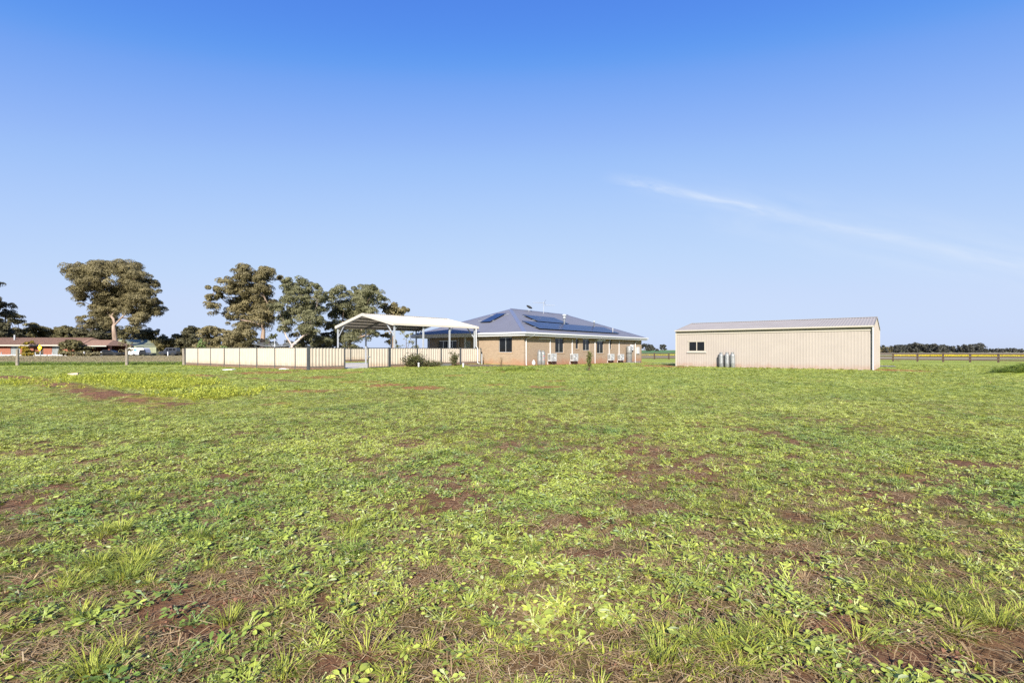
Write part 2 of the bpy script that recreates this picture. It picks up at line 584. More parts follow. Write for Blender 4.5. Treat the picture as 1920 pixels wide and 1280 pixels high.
# ------------------------------------------------------------------ terrain
def hash2(ix, iy, seed):
    h = (ix.astype(np.int64) * 374761393 + iy.astype(np.int64) * 668265263 + seed * 974634541) & 0xFFFFFFFF
    h = ((h ^ (h >> 13)) * 1274126177) & 0xFFFFFFFF
    h = h ^ (h >> 16)
    return (h & 0xFFFFFF) / float(0xFFFFFF)


def vnoise(x, y, seed=0):
    ix, iy = np.floor(x), np.floor(y)
    fx, fy = x - ix, y - iy
    fx, fy = fx * fx * (3 - 2 * fx), fy * fy * (3 - 2 * fy)
    a, b = hash2(ix, iy, seed), hash2(ix + 1, iy, seed)
    c, d = hash2(ix, iy + 1, seed), hash2(ix + 1, iy + 1, seed)
    return (a * (1 - fx) + b * fx) * (1 - fy) + (c * (1 - fx) + d * fx) * fy


def fbm(x, y, seed=0, octs=4):
    s, amp, tot = 0, 1.0, 0
    for o in range(octs):
        s = s + amp * vnoise(x * 2 ** o + 17.3 * o, y * 2 ** o - 9.1 * o, seed + o)
        tot += amp
        amp *= 0.55
    return s / tot


def sstep(a, b, x):
    t = np.clip((x - a) / (b - a), 0, 1)
    return t * t * (3 - 2 * t)


CTRL = np.array([(-14, 33, .07), (1, 42, .09), (9, 52, -.02), (17, 62, -.22), (-3, 44.5, .13), (-9, 38, .08), (25, 35, 0), (15, 43, -.02), (50, 57, 0),
                 (-29, 43, .05), (-60, 44, 0), (0, 20, 0), (-15, 20, 0), (15, 20, 0), (0, 8, 0), (0, 2, 0), (20, 55, -.15), (22, 78, -.1),
                 (30, 25, 0), (-30, 25, 0), (-10, 52, .08), (-20, 55, .05), (-3, 60, .05), (5, 33, .04), (36, 45, 0)])
RIDGES = [((-25.7, 24.8), (-19.5, 20.5)), ((-19.5, 20.5), (-13.5, 15.6)), ((-13.5, 15.6), (-8.6, 12.1)), ((-17.5, 26.5), (-9.0, 21.0))]


def seg_dist(x, y, a, b):
    ax, ay = a
    dx, dy = b[0] - ax, b[1] - ay
    L = dx * dx + dy * dy
    t = np.clip(((x - ax) * dx + (y - ay) * dy) / L, 0, 1)
    return np.hypot(x - ax - t * dx, y - ay - t * dy)


def ridge_mask(x, y):
    m = np.zeros_like(x)
    n = fbm(x * 1.7, y * 1.7, 51, 3)
    for i, (a, b) in enumerate(RIDGES):
        w = 0.75 if i < 3 else 0.35
        m = np.maximum(m, np.exp(-(seg_dist(x, y, a, b) / w) ** 2) * sstep(0.25, 0.6, n) * (1.0 if i < 3 else 0.7))
    return m


def terrain(x, y, fine=True):
    x = np.asarray(x, dtype=float)
    y = np.asarray(y, dtype=float)
    sw = np.full_like(x, 0.02)
    sz = np.zeros_like(x)
    for cx, cy, cz in CTRL:
        w = 1.0 / ((x - cx) ** 2 + (y - cy) ** 2 + 4.0) ** 1.6
        sw = sw + w * 10
        sz = sz + w * 10 * cz
    z = sz / sw
    if fine:
        fade = 1.0 - sstep(30, 60, np.hypot(x, y))
        z = z + fade * (0.05 * (fbm(x * .8, y * .8, 3, 3) - .5) + 0.022 * (fbm(x * 5, y * 5, 9, 3) - .5))
        z = z + 0.10 * ridge_mask(x, y) * (0.5 + fbm(x * 4, y * 4, 77, 3))
        z = z + 0.26 * np.exp(-(((x - 0.3) / 1.25) ** 2 + ((y - 31) / 0.9) ** 2))
        z = z + 0.62 * np.exp(-(((x - 29.3) / 1.9) ** 2 + ((y - 27.0) / 1.2) ** 2))
    return z


def tz(x, y, fine=True):
    return float(terrain(np.array([x]), np.array([y]), fine)[0])


# patches: picture-derived centres turned into ground ellipses (x, y, rx, ry, strength)
def ell(px, py, rpx, rpy, s):
    d = CAMH * F / (py - HZ)
    return ((px - 960) / F * d, d, rpx * d / F, rpy * d * d / (CAMH * F), s)


BARE = [ell(*e) for e in [
    (1590, 1185, 105, 38, 1), (1710, 1240, 120, 40, 1), (1850, 1225, 70, 30, .7), (1800, 1265, 120, 30, .8), (790, 938, 55, 12, .8),
    (1110, 985, 90, 20, .75), (1100, 1045, 80, 12, .95), (1210, 950, 60, 18, .75), (70, 938, 60, 14, .9), (60, 850, 60, 14, .65), (330, 1195, 130, 22, .8),
    (150, 1130, 100, 14, .7), (60, 1250, 90, 25, .75), (660, 1235, 70, 28, .95), (1840, 872, 80, 12, .85), (1870, 950, 40, 10, .75), (1330, 1000, 60, 12, .65),
    (1380, 920, 25, 8, .6), (1580, 1085, 60, 10, .6), (640, 965, 60, 10, .6), (470, 1090, 80, 15, .55), (930, 1150, 26, 12, .8), (770, 832, 40, 7, .8),
    (690, 820, 35, 5, .6), (1060, 845, 60, 5, .5), (350, 855, 30, 6, .65), (180, 835, 80, 8, .65), (1500, 860, 30, 6, .6), (1300, 865, 40, 6, .5),
    (930, 880, 60, 8, .5), (1420, 700 + 160, 40, 6, .5), (800, 1010, 50, 10, .55), (500, 985, 70, 10, .5), (1250, 1060, 50, 12, .5), (1000, 1250, 60, 20, .5), (1180, 1255, 60, 18, .6)]]
RED = [ell(a, b, c, d * 1.5, e) for a, b, c, d, e in [
    (790, 727, 45, 2.6, .9), (720, 722, 40, 2.2, .9), (660, 700, 20, 1.4, .8), (500, 700, 60, 1.8, .9), (600, 708, 55, 1.8, .8), (590, 733, 55, 2.2, .8),
    (930, 721, 30, 1.4, .7), (1020, 725, 40, 1.8, .8), (1040, 714, 30, 1.2, .7), (850, 704, 30, 1.1, .7), (380, 705, 40, 1.6, .6), (680, 716, 60, 1.4, .6),
    (1675, 694, 45, 2.0, .9), (1250, 685.5, 60, 1.8, .9), (310, 748, 40, 2.5, .6), (270, 730, 30, 1.5, .5), (520, 757, 30, 2, .6), (620, 820, 30, 2, .5)]]
LUSH = [ell(*e) for e in [(200, 712, 120, 9, .9), (300, 722, 120, 9, .9), (390, 741, 95, 12, 1), (170, 704, 80, 5, .8), (80, 900, 60, 12, .5)]]
HOUSE_C = Vector((1.03, 42.3, 0))
HU = Vector((math.cos(math.radians(52)), math.sin(math.radians(52)), 0))
HV = Vector((-HU.y, HU.x, 0))
SHED_L = Vector((14.67, 43.2, 0))
SHED_A = math.radians(-39.6)
SU = Vector((math.cos(SHED_A), math.sin(SHED_A), 0))
SV = Vector((-SU.y, SU.x, 0))


def ell_mask(lst, x, y, wob):
    m = np.zeros_like(x)
    for cx, cy, rx, ry, s in lst:
        q = ((x - cx) / rx) ** 2 + ((y - cy) / ry) ** 2
        m = np.maximum(m, s * (1 - sstep(0.35, 1.5, q + wob)))
    return m


def masks(x, y):
    n1 = fbm(x * 1.1, y * 1.1, 21, 4)
    n2 = fbm(x * 3.7, y * 3.7, 33, 4)
    wob = (n2 - .5) * 3.0
    bare = ell_mask(BARE, x, y, wob * .55)
    r = np.hypot(x, y)
    base = sstep(.555, .67, n1 * .6 + n2 * .4 + .045 * (1 - sstep(3, 9, r)) - .07 * sstep(5, 13, r))
    bare = np.maximum(bare, base * .85)
    red = ell_mask(RED, x, y, wob * .8)
    hp = (x - HOUSE_C.x) * HU.x + (y - HOUSE_C.y) * HU.y
    hq = (x - HOUSE_C.x) * HV.x + (y - HOUSE_C.y) * HV.y
    dr = np.where((hp > -1.5) & (hp < 27), np.abs(hq + .3), 9)
    red = np.maximum(red, 1 - sstep(.45, 1.25, dr + (n2 - .5) * 1.6))
    sp = (x - SHED_L.x) * SU.x + (y - SHED_L.y) * SU.y
    sq = (x - SHED_L.x) * SV.x + (y - SHED_L.y) * SV.y
    ds = np.where((sp > -1) & (sp < 15), np.abs(sq + .1), 9)
    red = np.maximum(red, .9 * (1 - sstep(.2, .6, ds + (n2 - .5) * 1.0)))
    rg = ridge_mask(x, y)
    bare = np.maximum(bare, np.clip(rg * 1.5, 0, 1))
    lush = ell_mask(LUSH, x, y, wob * .6)
    return bare, red, lush, n1, n2


# one ground sheet: fine near the viewer, coarse towards the horizon
rr = np.concatenate([[0.0], np.geomspace(0.5, 1.5, 14)[:-1], np.geomspace(1.5, 75, 430), np.geomspace(80, 5000, 36)])
fa = np.linspace(math.radians(-56), math.radians(56), 400)
ba = np.linspace(math.radians(56), math.radians(304), 50)[1:-1]
aa = np.concatenate([fa, ba])
NR, NA = len(rr), len(aa)
R_, A2 = np.meshgrid(rr, aa, indexing='ij')
GX, GY = R_ * np.sin(A2), R_ * np.cos(A2)
GZ = terrain(GX, GY)
i0 = np.arange(NR - 1)[:, None] * NA + np.arange(NA)[None, :]
i1 = np.arange(NR - 1)[:, None] * NA + (np.arange(NA)[None, :] + 1) % NA
gf = np.stack([i0, i1, i1 + NA, i0 + NA], -1).reshape(-1, 4)[:, ::-1]
gbare, gred, glush, _, _ = masks(GX.ravel(), GY.ravel())
gfar = np.hypot(GX.ravel(), GY.ravel())
V = np.stack([GX.ravel(), GY.ravel(), GZ.ravel()], -1)


def ground_mat():
    m, nt, b = new_mat('lawn_and_red_soil')
    N, L = nt.nodes, nt.links

    def attr(n):
        a = N.new('ShaderNodeAttribute')
        a.attribute_name = n
        return a.outputs['Fac']

    def noise(scale, detail=6, rough=.65, vec=None):
        t = N.new('ShaderNodeTexNoise')
        t.inputs['Scale'].default_value = scale
        t.inputs['Detail'].default_value = detail
        t.inputs['Roughness'].default_value = rough
        L.new(vec or tc.outputs['Object'], t.inputs['Vector'])
        return t.outputs['Fac']

    def ramp(fac, stops):
        c = N.new('ShaderNodeValToRGB')
        e = c.color_ramp.elements
        e[0].position, e[0].color = stops[0][0], (*stops[0][1], 1)
        e[1].position, e[1].color = stops[-1][0], (*stops[-1][1], 1)
        for p, cc in stops[1:-1]:
            x = e.new(p)
            x.color = (*cc, 1)
        L.new(fac, c.inputs[0])
        return c.outputs[0]

    def mix(f, a, b_):
        x = N.new('ShaderNodeMix')
        x.data_type = 'RGBA'
        L.new(f, x.inputs[0]) if not isinstance(f, float) else setattr(x.inputs[0], 'default_value', f)
        L.new(a, x.inputs[6])
        L.new(b_, x.inputs[7])
        return x.outputs[2]

    tc = N.new('ShaderNodeTexCoord')
    big = noise(.22, 5)
    med = noise(2.2, 6)
    fine = noise(28, 8, .75)
    tiny = noise(120, 4, .7)
    green = ramp(fine, [(.3, (.09, .12, .025)), (.48, (.22, .27, .05)), (.6, (.31, .35, .075)), (.75, (.36, .35, .15))])
    far = ramp(big, [(.3, (.235, .30, .05)), (.55, (.28, .33, .07)), (.75, (.33, .345, .1))])
    g = mix(.45, green, far)
    under = ramp(fine, [(.3, (.06, .036, .018)), (.5, (.13, .088, .04)), (.7, (.23, .17, .09))])
    soil = ramp(noise(9, 8, .7), [(.3, (.105, .048, .026)), (.5, (.185, .09, .048)), (.7, (.27, .15, .085))])
    litter = ramp(tiny, [(.5, (.1, .06, .038)), (.66, (.34, .27, .17))])
    soil2 = mix(.14, soil, litter)
    redsoil = ramp(noise(6, 8, .7), [(.3, (.19, .07, .03)), (.7, (.36, .16, .075))])
    # the lawn thins near the tracks and thickens towards the buildings
    base = mix(attr('cover'), under, g)
    c = mix(attr('bare'), base, soil2)
    c = mix(attr('red'), c, redsoil)
    lushc = ramp(fine, [(.3, (.14, .16, .02)), (.6, (.36, .36, .05)), (.75, (.5, .45, .09))])
    lm = N.new('ShaderNodeMath')
    lm.operation = 'MULTIPLY'
    L.new(attr('lush'), lm.inputs[0])
    lm.inputs[1].default_value = .6
    c = mix(lm.outputs[0], c, lushc)
    L.new(c, b.inputs['Base Color'])
    b.inputs['Roughness'].default_value = .95
    b.inputs['Specular IOR Level'].default_value = .1
    bp = N.new('ShaderNodeBump')
    bp.inputs['Strength'].default_value = .9
    bp.inputs['Distance'].default_value = .03
    L.new(fine, bp.inputs['Height'])
    b2 = N.new('ShaderNodeBump')
    b2.inputs['Strength'].default_value = .6
    b2.inputs['Distance'].default_value = .2
    L.new(med, b2.inputs['Height'])
    L.new(b2.outputs[0], bp.inputs['Normal'])
    L.new(bp.outputs[0], b.inputs['Normal'])
    return m


cover = sstep(3, 24, gfar + (fbm(GX.ravel() * .3, GY.ravel() * .3, 5, 3) - .5) * 16)
gm = fast_mesh('ground', V, gf, ground_mat(), {'bare': ('POINT', gbare), 'red': ('POINT', gred), 'lush': ('POINT', glush), 'cover': ('POINT', cover)}, smooth=True)
tag(link('ground', gm), kind='structure')


def sheet(name, poly, z, m, n=1):
    """a flat-lying sheet that follows the ground, from a quad of corners"""
    p = [Vector((a, b, 0)) for a, b in poly]
    k = 24
    xs, ys = [], []
    for i in range(k + 1):
        for j in range(k + 1):
            s, t = i / k, j / k
            q = (p[0] * (1 - s) + p[1] * s) * (1 - t) + (p[3] * (1 - s) + p[2] * s) * t
            xs.append(q.x)
            ys.append(q.y)
    xs, ys = np.array(xs), np.array(ys)
    zs = terrain(xs, ys) + z
    ii = np.arange(k)[:, None] * (k + 1) + np.arange(k)[None, :]
    fs = np.stack([ii, ii + (k + 1), ii + (k + 2), ii + 1], -1).reshape(-1, 4)
    nm = Vector((0, 0, 0))
    a, b, c = p[0], p[1], p[3]
    if (b - a).cross(c - a).z < 0:
        fs = fs[:, ::-1]
    o = link(name, fast_mesh(name, np.stack([xs, ys, zs], -1), fs, m, smooth=True))
    return tag(o, kind='structure')


M['paddock_soil'] = mat('dry_paddock_floor', (0.16, 0.15, 0.08), 0.95, scale=1.2, col2=(0.27, 0.23, 0.14))
M['crop_green'] = mat('green_crop', (0.055, 0.13, 0.035), 0.9, scale=.03, col2=(0.08, 0.17, 0.045))
M['grey_stubble'] = mat('grey_stubble', (0.235, 0.205, 0.13), 0.95, var=.2, scale=.1)
sheet('dry_paddock', [(-190, 45.5), (-30, 45.5), (-14, 108), (-190, 108)], .012, M['paddock_soil'])
sheet('far_paddock', [(-260, 108.2), (40, 108.2), (60, 400), (-460, 400)], .012, M['paddock_soil'])
sheet('crop_field', [(40, 212), (92, 212), (640, 1500), (300, 1500)], .05, M['crop_green'])
sheet('stubble_field', [(95, 127), (260, 127), (460, 330), (140, 330)], .03, M['grey_stubble'])
sheet('dry_strip', [(21, 84), (70, 72), (150, 104), (24, 111)], .03, M['grey_stubble'])
sheet('driveway', [(15.2, 59.6), (20, 57.2), (20.6, 55.2), (14.4, 57.4)], .03, M['asphalt'])
sheet('driveway', [(20, 57.2), (33.6, 42.6), (32.2, 40.4), (20.6, 55.2)], .034, M['asphalt'])

# ------------------------------------------------------------------ shared builders


def wall_open(mb, P, t0, t1, z0, z1, th, openings, mi=0):
    """a wall of thickness th behind its outer face, with rectangular openings"""
    def bx(a, b, c, d):
        if b - a > 1e-4 and d - c > 1e-4:
            mb.box(P(a, 0, c), P(b, -th, d), mi)
    t = t0
    for a, b, c, d in sorted(openings):
        bx(t, a, z0, z1)
        bx(a, b, z0, c)
        bx(a, b, d, z1)
        t = b
    bx(t, t1, z0, z1)


def corrugated(mb, o, along, run, nrm, length, pitch, depth, prof, mi=0):
    """ribbed sheet: o corner, along/run vectors (run has full length), profile list of (fraction of pitch, height 0-1)"""
    o, along, run, nrm = Vector(o), Vector(along).normalized(), Vector(run), Vector(nrm).normalized()
    xs = []
    k = 0
    while k * pitch < length - 1e-6:
        for fr, h in prof:
            x = (k + fr) * pitch
            if x <= length:
                xs.append((x, h))
        k += 1
    xs.append((length, prof[0][1]))
    vs_, fs_ = [], []
    for x, h in xs:
        p = o + along * x + nrm * depth * h
        vs_ += [p, p + run]
    flip = along.cross(run).dot(nrm) < 0
    for i in range(len(xs) - 1):
        q = (2 * i, 2 * i + 2, 2 * i + 3, 2 * i + 1)
        fs_.append(tuple(reversed(q)) if flip else q)
    mb.add(vs_, fs_, mi)
    return mb


TRAP = [(0, 0), (.42, 0), (.54, 1), (.88, 1)]
TRIM = [(0, 0), (.5, 0), (.68, 1), (.82, 1)]


def window(parent, P, t0, t1, z0, z1, splits=1, inset=.07, fr=.05, frame=None, glass=None, sill=None, label=None):
    """aluminium window set back in its opening: frame (one mesh) with one pane object per light"""
    mb = MB()
    frame = frame or M['alu']
    glass = glass or M['glass']
    mb.box(P(t0, -inset, z0), P(t1, -inset - .06, z0 + fr))
    mb.box(P(t0, -inset, z1 - fr), P(t1, -inset - .06, z1))
    n = splits + 1
    w = (t1 - t0) / n
    for i in range(n + 1):
        c = t0 + i * w
        a = c if i == 0 else c - (fr if i == n else fr / 2)
        mb.box(P(a, -inset, z0 + fr), P(a + fr, -inset - .06, z1 - fr))
    f = mb.build('window', frame, parent)
    for i in range(n):
        pb = MB().box(P(t0 + i * w + fr / 2, -inset - .025, z0 + fr * .9), P(t0 + (i + 1) * w - fr / 2, -inset - .04, z1 - fr * .9))
        pb.build('pane', glass, f)
    if sill:
        sb = MB().box(P(t0 - .1, .03, z0 - .1), P(t1 + .1, -.06, z0 - .012))
        sb.build('window_sill', sill, parent)
    return f


# ------------------------------------------------------------------ brick house
HX, WY, OV = 25.45, 13.75, .55
ZE, RISE = 2.95, 2.85
HALF = WY / 2 + OV
SL = RISE / HALF
house = thing('brick_house', 'long tan brick house with blue-grey hipped steel roof', 'house', HOUSE_C, math.radians(52))


def PR(t, o, z):
    return (t, -o, z)


def PL(t, o, z):
    return (-o, t, z)


def PRec(t, o, z):
    return (1.5 - o, t, z)


ZS = 2.64
W_R = [(5.04, 6.62, 1.16, 2.58), (8.88, 9.47, 1.53, 2.58), (10.34, 11.82, 1.36, 2.58), (13.37, 15.0, 1.06, 2.4), (16.43, 16.97, 1.48, 2.58)]
W_L = [(1.31, 2.85, 1.2, 2.58)]
W_C = [(9.67, 12.34, .1, 2.4), (7.75, 8.65, .1, 2.3)]
mb = MB()
wall_open(mb, PR, .11, HX, -.6, ZS, .11, W_R)
mb.build('wall', M['brick'], house)
mb = MB()
wall_open(mb, PL, 0, 5.6, -.6, ZS, .11, W_L)
mb.build('wall', M['brick'], house)
mb = MB()
wall_open(mb, PRec, 5.6, WY, -.3, ZS, .11, W_C)
mb.build('wall', M['brick'], house)
MB().box((.11, 5.49, -.3), (1.5, 5.6, ZS)).build('wall', M['brick'], house)
MB().box((HX - .11, .0, -.6), (HX, WY, ZS)).box((1.5, WY - .11, -.3), (HX - .11, WY, ZS)).build('wall', M['brick'], house)
MB().box((0, 0, -.4), (HX - .2, WY - .2, .02)).build('floor', M['concrete'], house)
for i, w in enumerate(W_R):
    window(house, PR, *w, splits=1 if i in (0, 2, 3) else 0, sill=M['brick_sill'])
window(house, PL, *W_L[0], splits=1, sill=M['brick_sill'])
sl = window(house, PRec, *W_C[0], splits=3, fr=.06)
dr = MB().box(PRec(7.79, -.05, .1), PRec(8.61, -.09, 2.26)).build('door', mat('grey_green_door', (.22, .25, .24), .4), house)
MB().box(PRec(7.75, -.03, 2.262), PRec(8.65, -.1, 2.3)).box(PRec(7.75, -.03, .1), PRec(7.788, -.1, 2.26)).box(PRec(8.612, -.03, .1), PRec(8.65, -.1, 2.26)).build('door_frame', M['white'], house)
MB().tube([PRec(7.9, .0, 1.1), PRec(8.0, .03, 1.1), PRec(8.02, .0, 1.1)], .012, 6).build('handle', M['alu'], dr)
# roller shutter box and curtains
MB().box((13.25, -.16, 2.42), (15.1, -.004, 2.6)).build('shutter_box', M['white'], house)
MB().box((13.55, .2, 1.1), (13.9, .24, 1.5)).build('curtain', M['pink'], house)
MB().box((14.3, .22, 1.1), (14.6, .26, 1.45)).build('curtain', M['pink'], house)
# internal blind strips behind the panes
MB().box((1.0 - .7, 1.6, 2.3), (.32, 2.6, 2.55)).build('blind', M['glass_pale'], house)
# roof
e0, e1x, e1y = -OV, HX + OV, WY + OV
ra, rb = (-OV + HALF, WY / 2, ZE + RISE), (HX + OV - HALF, WY / 2, ZE + RISE)
cs = [(e0, e0, ZE), (e1x, e0, ZE), (e1x, e1y, ZE), (e0, e1y, ZE)]
mb = MB()
mb.add(cs + [ra, rb], [(0, 1, 5, 4), (1, 2, 5), (2, 3, 4, 5), (3, 0, 4), (3, 2, 1, 0)])
roof = mb.build('roof', M['roof'], house)
mb = MB()
mb.tube([ra, rb], .1, 8)
mb.build('ridge_cap', M['roof_cap'], roof)
for c, r in ((cs[0], ra), (cs[3], ra), (cs[1], rb), (cs[2], rb)):
    c, r = Vector(c), Vector(r)
    d = (r - c)
    sd_ = d.cross(Vector((0, 0, 1))).normalized() * .2
    up = sd_.cross(d).normalized()
    if up.z < 0:
        up = -up
    dn = Vector((0, 0, -.075))
    up *= .03
    MB().add([c + sd_ + dn + up, c + up, c - sd_ + dn + up, r + sd_ + dn + up, r + up, r - sd_ + dn + up], [(0, 1, 4, 3), (1, 2, 5, 4)]).build('hip_cap', M['roof_cap'], roof)
# gutter, fascia, soffit all round
for nm, z0, z1, o1, o0 in (('gutter', 2.83, 2.99, .125, 0.003), ('fascia', 2.66, 2.828, 0.0, -.03)):
    g = MB()
    a, b = e0 - o1, e0 - o0
    g.box((a, a, z0), (e1x + o1, b, z1)).box((a, e1y + o0, z0), (e1x + o1, e1y + o1, z1))
    g.box((a, b, z0), (b, e1y + o0, z1)).box((e1x + o0, b, z0), (e1x + o1, e1y + o0, z1))
    g.build(nm, M['white'], house)
MB().box((e0 + .03, e0 + .03, 2.645), (e1x - .03, e1y - .03, 2.658)).build('soffit', M['offwhite'], house)


def downpipe(parent, x, y, zt, zb, dx, dy, r=.05, m='white'):
    """drops from a gutter outlet, swings back to the wall and runs down it"""
    b = MB().tube([(x + dx, y + dy, zt), (x + dx, y + dy, zt - .1), (x + dx * .5, y + dy * .5, zt - .3), (x, y, zt - .42), (x, y, zb + .12), (x + dx * .15, y + dy * .15, zb)], r, 8)
    return b.build('downpipe', M[m], parent)


downpipe(house, .25, -.07, 2.84, .02, .55, -.5)
downpipe(house, 12.83, -.07, 2.84, -.14, .55, -.5)
downpipe(house, 23.32, -.07, 2.84, -.3, .55, -.5)
downpipe(house, 1.43, 9.29, 2.7, .1, 0, 0, .045)
MB().box((1.36, 13.76, .0), (1.5, 13.9, 2.64)).build('post', M['white'], house)
MB().box((.02, 7.0, .0), (.14, 7.14, 2.64)).build('post', M['white'], house)
MB().box((-.05, 5.2, 2.38), (-.004, 5.3, 2.48)).tube([(-.05, 5.25, 2.43), (-.16, 5.25, 2.38)], [.03, .07], 8).build('floodlight', M['white'], house)
MB().box((-.05, .1, 2.35), (-.004, .2, 2.42)).build('sensor_light', M['white'], house)


def roofR(x, yh, off=0.0):
    n = Vector((0, -SL, 1)).normalized()
    return Vector((x, yh, ZE + SL * (yh + OV))) + n * off


def roofL(y, xh, off=0.0):
    n = Vector((-SL, 0, 1)).normalized()
    return Vector((xh, y, ZE + SL * (xh + OV))) + n * off


# roof flues
zb = roofR(11.07, 2.73).z
MB().lathe([(.09, zb - .1), (.09, zb + .55), (.1, zb + .56), (.1, zb + .6)], 14, (11.07, 2.73)).lathe([(.16, zb + .6), (.2, zb + .66), (.16, zb + .86), (.16, zb + .87), (.25, zb + .88), (.25, zb + 1.0), (.2, zb + 1.08), (.06, zb + 1.12)], 14, (11.07, 2.73)).build('flue', M['galv'], roof)
MB().add([(10.8, 2.45, roofR(10.8, 2.45).z + .02), (11.1, 2.45, roofR(11.1, 2.45).z + .02), (11.1, 2.72, zb + .1), (10.8, 2.72, zb + .1)], [(0, 1, 2, 3)]).build('flashing', M['galv'], roof)
zb = roofR(17.17, 2.38).z
MB().lathe([(.075, zb - .1), (.075, zb + .6), (.11, zb + .61), (.11, zb + .74), (.05, zb + .8)], 14, (17.17, 2.38)).build('flue', M['galv'], roof)
MB().lathe([(.16, zb - .08), (.1, zb + .08), (.078, zb + .14)], 12, (17.17, 2.38)).build('flashing', M['galv'], roof)
zb = roofR(18.36, .55).z
MB().lathe([(.05, zb - .1), (.05, zb + .62), (.055, zb + .64)], 10, (18.36, .55)).build('flue', M['white'], roof)


def solar_array(label, cells):
    a = thing('solar_array', label, 'solar panels', HOUSE_C, math.radians(52), 'solar arrays on the house roof')
    for pts in cells:
        lo = [p[0] for p in pts]
        hi = [p[1] for p in pts]
        b = MB()
        b.hexa(lo + hi, 1)
        c = sum((Vector(p) for p in hi), Vector()) / 4
        n = (Vector(hi[1]) - Vector(hi[0])).cross(Vector(hi[3]) - Vector(hi[0])).normalized()
        b.add([Vector(p) + (c - Vector(p)).normalized() * .035 + n * .002 for p in hi], [(0, 1, 2, 3)], 0)
        b.build('solar_panel', [M['solar'], M['solar_frame']], a)
    return a


def cellsR(x0, x1, y0, y1, n, gap=.012):
    out = []
    w = (x1 - x0) / n
    for i in range(n):
        q = [(x0 + i * w, y0), (x0 + (i + 1) * w - gap, y0), (x0 + (i + 1) * w - gap, y1), (x0 + i * w, y1)]
        out.append([(roofR(*p, off=.09), roofR(*p, off=.13)) for p in q])
    return out


sa = solar_array('long lower row of blue solar panels along the brick house roof', cellsR(2.9, 19.7, .38, 2.42, 15))
MB().beam(roofR(2.6, .8, .07), roofR(19.9, .8, .07), .05, .05).beam(roofR(2.6, 2.0, .07), roofR(19.9, 2.0, .07), .05, .05).build('rail', M['alu'], sa)
sa = solar_array('short upper row of blue solar panels below the ridge antenna', cellsR(6.0, 12.0, 2.7, 4.68, 5))
MB().beam(roofR(5.6, 3.1, .07), roofR(12.2, 3.1, .07), .05, .05).beam(roofR(5.6, 4.3, .07), roofR(12.2, 4.3, .07), .05, .05).build('rail', M['alu'], sa)
cl = []
for (x0, x1) in ((2.5, 3.78), (3.8, 5.1)):
    q = [(7.32, x0), (6.0, x0), (6.0, x1), (7.32, x1)]
    cl.append([(roofL(*p, off=.09), roofL(*p, off=.13)) for p in q])
sa = solar_array('pair of blue solar panels alone on the hip end above the carport', cl)
MB().beam(roofL(7.9, 2.9, .07), roofL(5.75, 2.9, .07), .06, .06).beam(roofL(7.9, 4.75, .07), roofL(5.4, 4.75, .07), .06, .06).build('rail', M['alu'], sa)

# antenna and dish
ant = thing('tv_antenna', 'thin metal television antenna with two booms on the house ridge', 'antenna', HOUSE_C, math.radians(52))
bz = roofR(12.46, 6.4).z
MB().tube([(12.46, 6.4, bz - .1), (12.46, 6.4, bz + 1.4)], .026, 6).build('mast', M['galv'], ant)


def boom(p, q, n, l0, l1, name):
    p, q = Vector(p), Vector(q)
    b = MB().tube([p, q], .022, 6)
    s = (q - p).normalized().cross(Vector((0, 0, 1))).normalized()
    for i in range(n):
        c = p.lerp(q, i / (n - 1))
        l = l0 + (l1 - l0) * i / (n - 1)
        b.tube([c - s * l, c + s * l], .012, 4)
    b.build(name, M['galv'], ant)


iv = Matrix.Rotation(-math.radians(52), 3, 'Z')
rx = iv @ Vector((1, .12, 0))
top = Vector((12.46, 6.4, bz + 1.28))
boom(top + rx * .1, top - rx * 1.25, 9, .42, .14, 'boom')
top2 = top - Vector((0, 0, .3))
boom(top2 - rx * .05, top2 + rx * 1.3, 10, .16, .1, 'boom')
rf = MB()
for k in range(4):
    for sgn in (-1, 1):
        base = top + rx * .08
        rf.tube([base + Vector((0, 0, sgn * (.02 + .1 * k))) + rx * (.06 * k), base + Vector((0, 0, sgn * (.02 + .1 * k))) + rx * (.06 * k) + iv @ Vector((0, .35, 0))], .008, 4)
        rf.tube([base, base + Vector((0, 0, sgn * .34)) + rx * .2], .009, 4)
rf.build('reflector', M['black'], ant)
dish = thing('satellite_dish', 'small dark satellite dish on the ridge of the brick house', 'satellite dish', HOUSE_C, math.radians(52))
dz = roofR(9.99, 6.7).z
MB().tube([(9.99, 6.7, dz - .05), (9.99, 6.7, dz + .32)], .025, 6).build('mount', M['galv'], dish)
b = MB().lathe([(.02, 0), (.16, .02), (.28, .06), (.36, .105), (.37, .11), (.28, .075), (.16, .035), (.02, .015)], 20)
bo = b.build('bowl', M['dark_steel'], dish, (9.99, 6.7, dz + .42))
bo.rotation_euler = (Matrix.Rotation(-math.radians(52), 4, 'Z') @ Matrix.Rotation(math.radians(28), 4, 'Y') @ Matrix.Rotation(math.radians(-15), 4, 'X')).to_euler()

# ------------------------------------------------------------------ things along the house wall


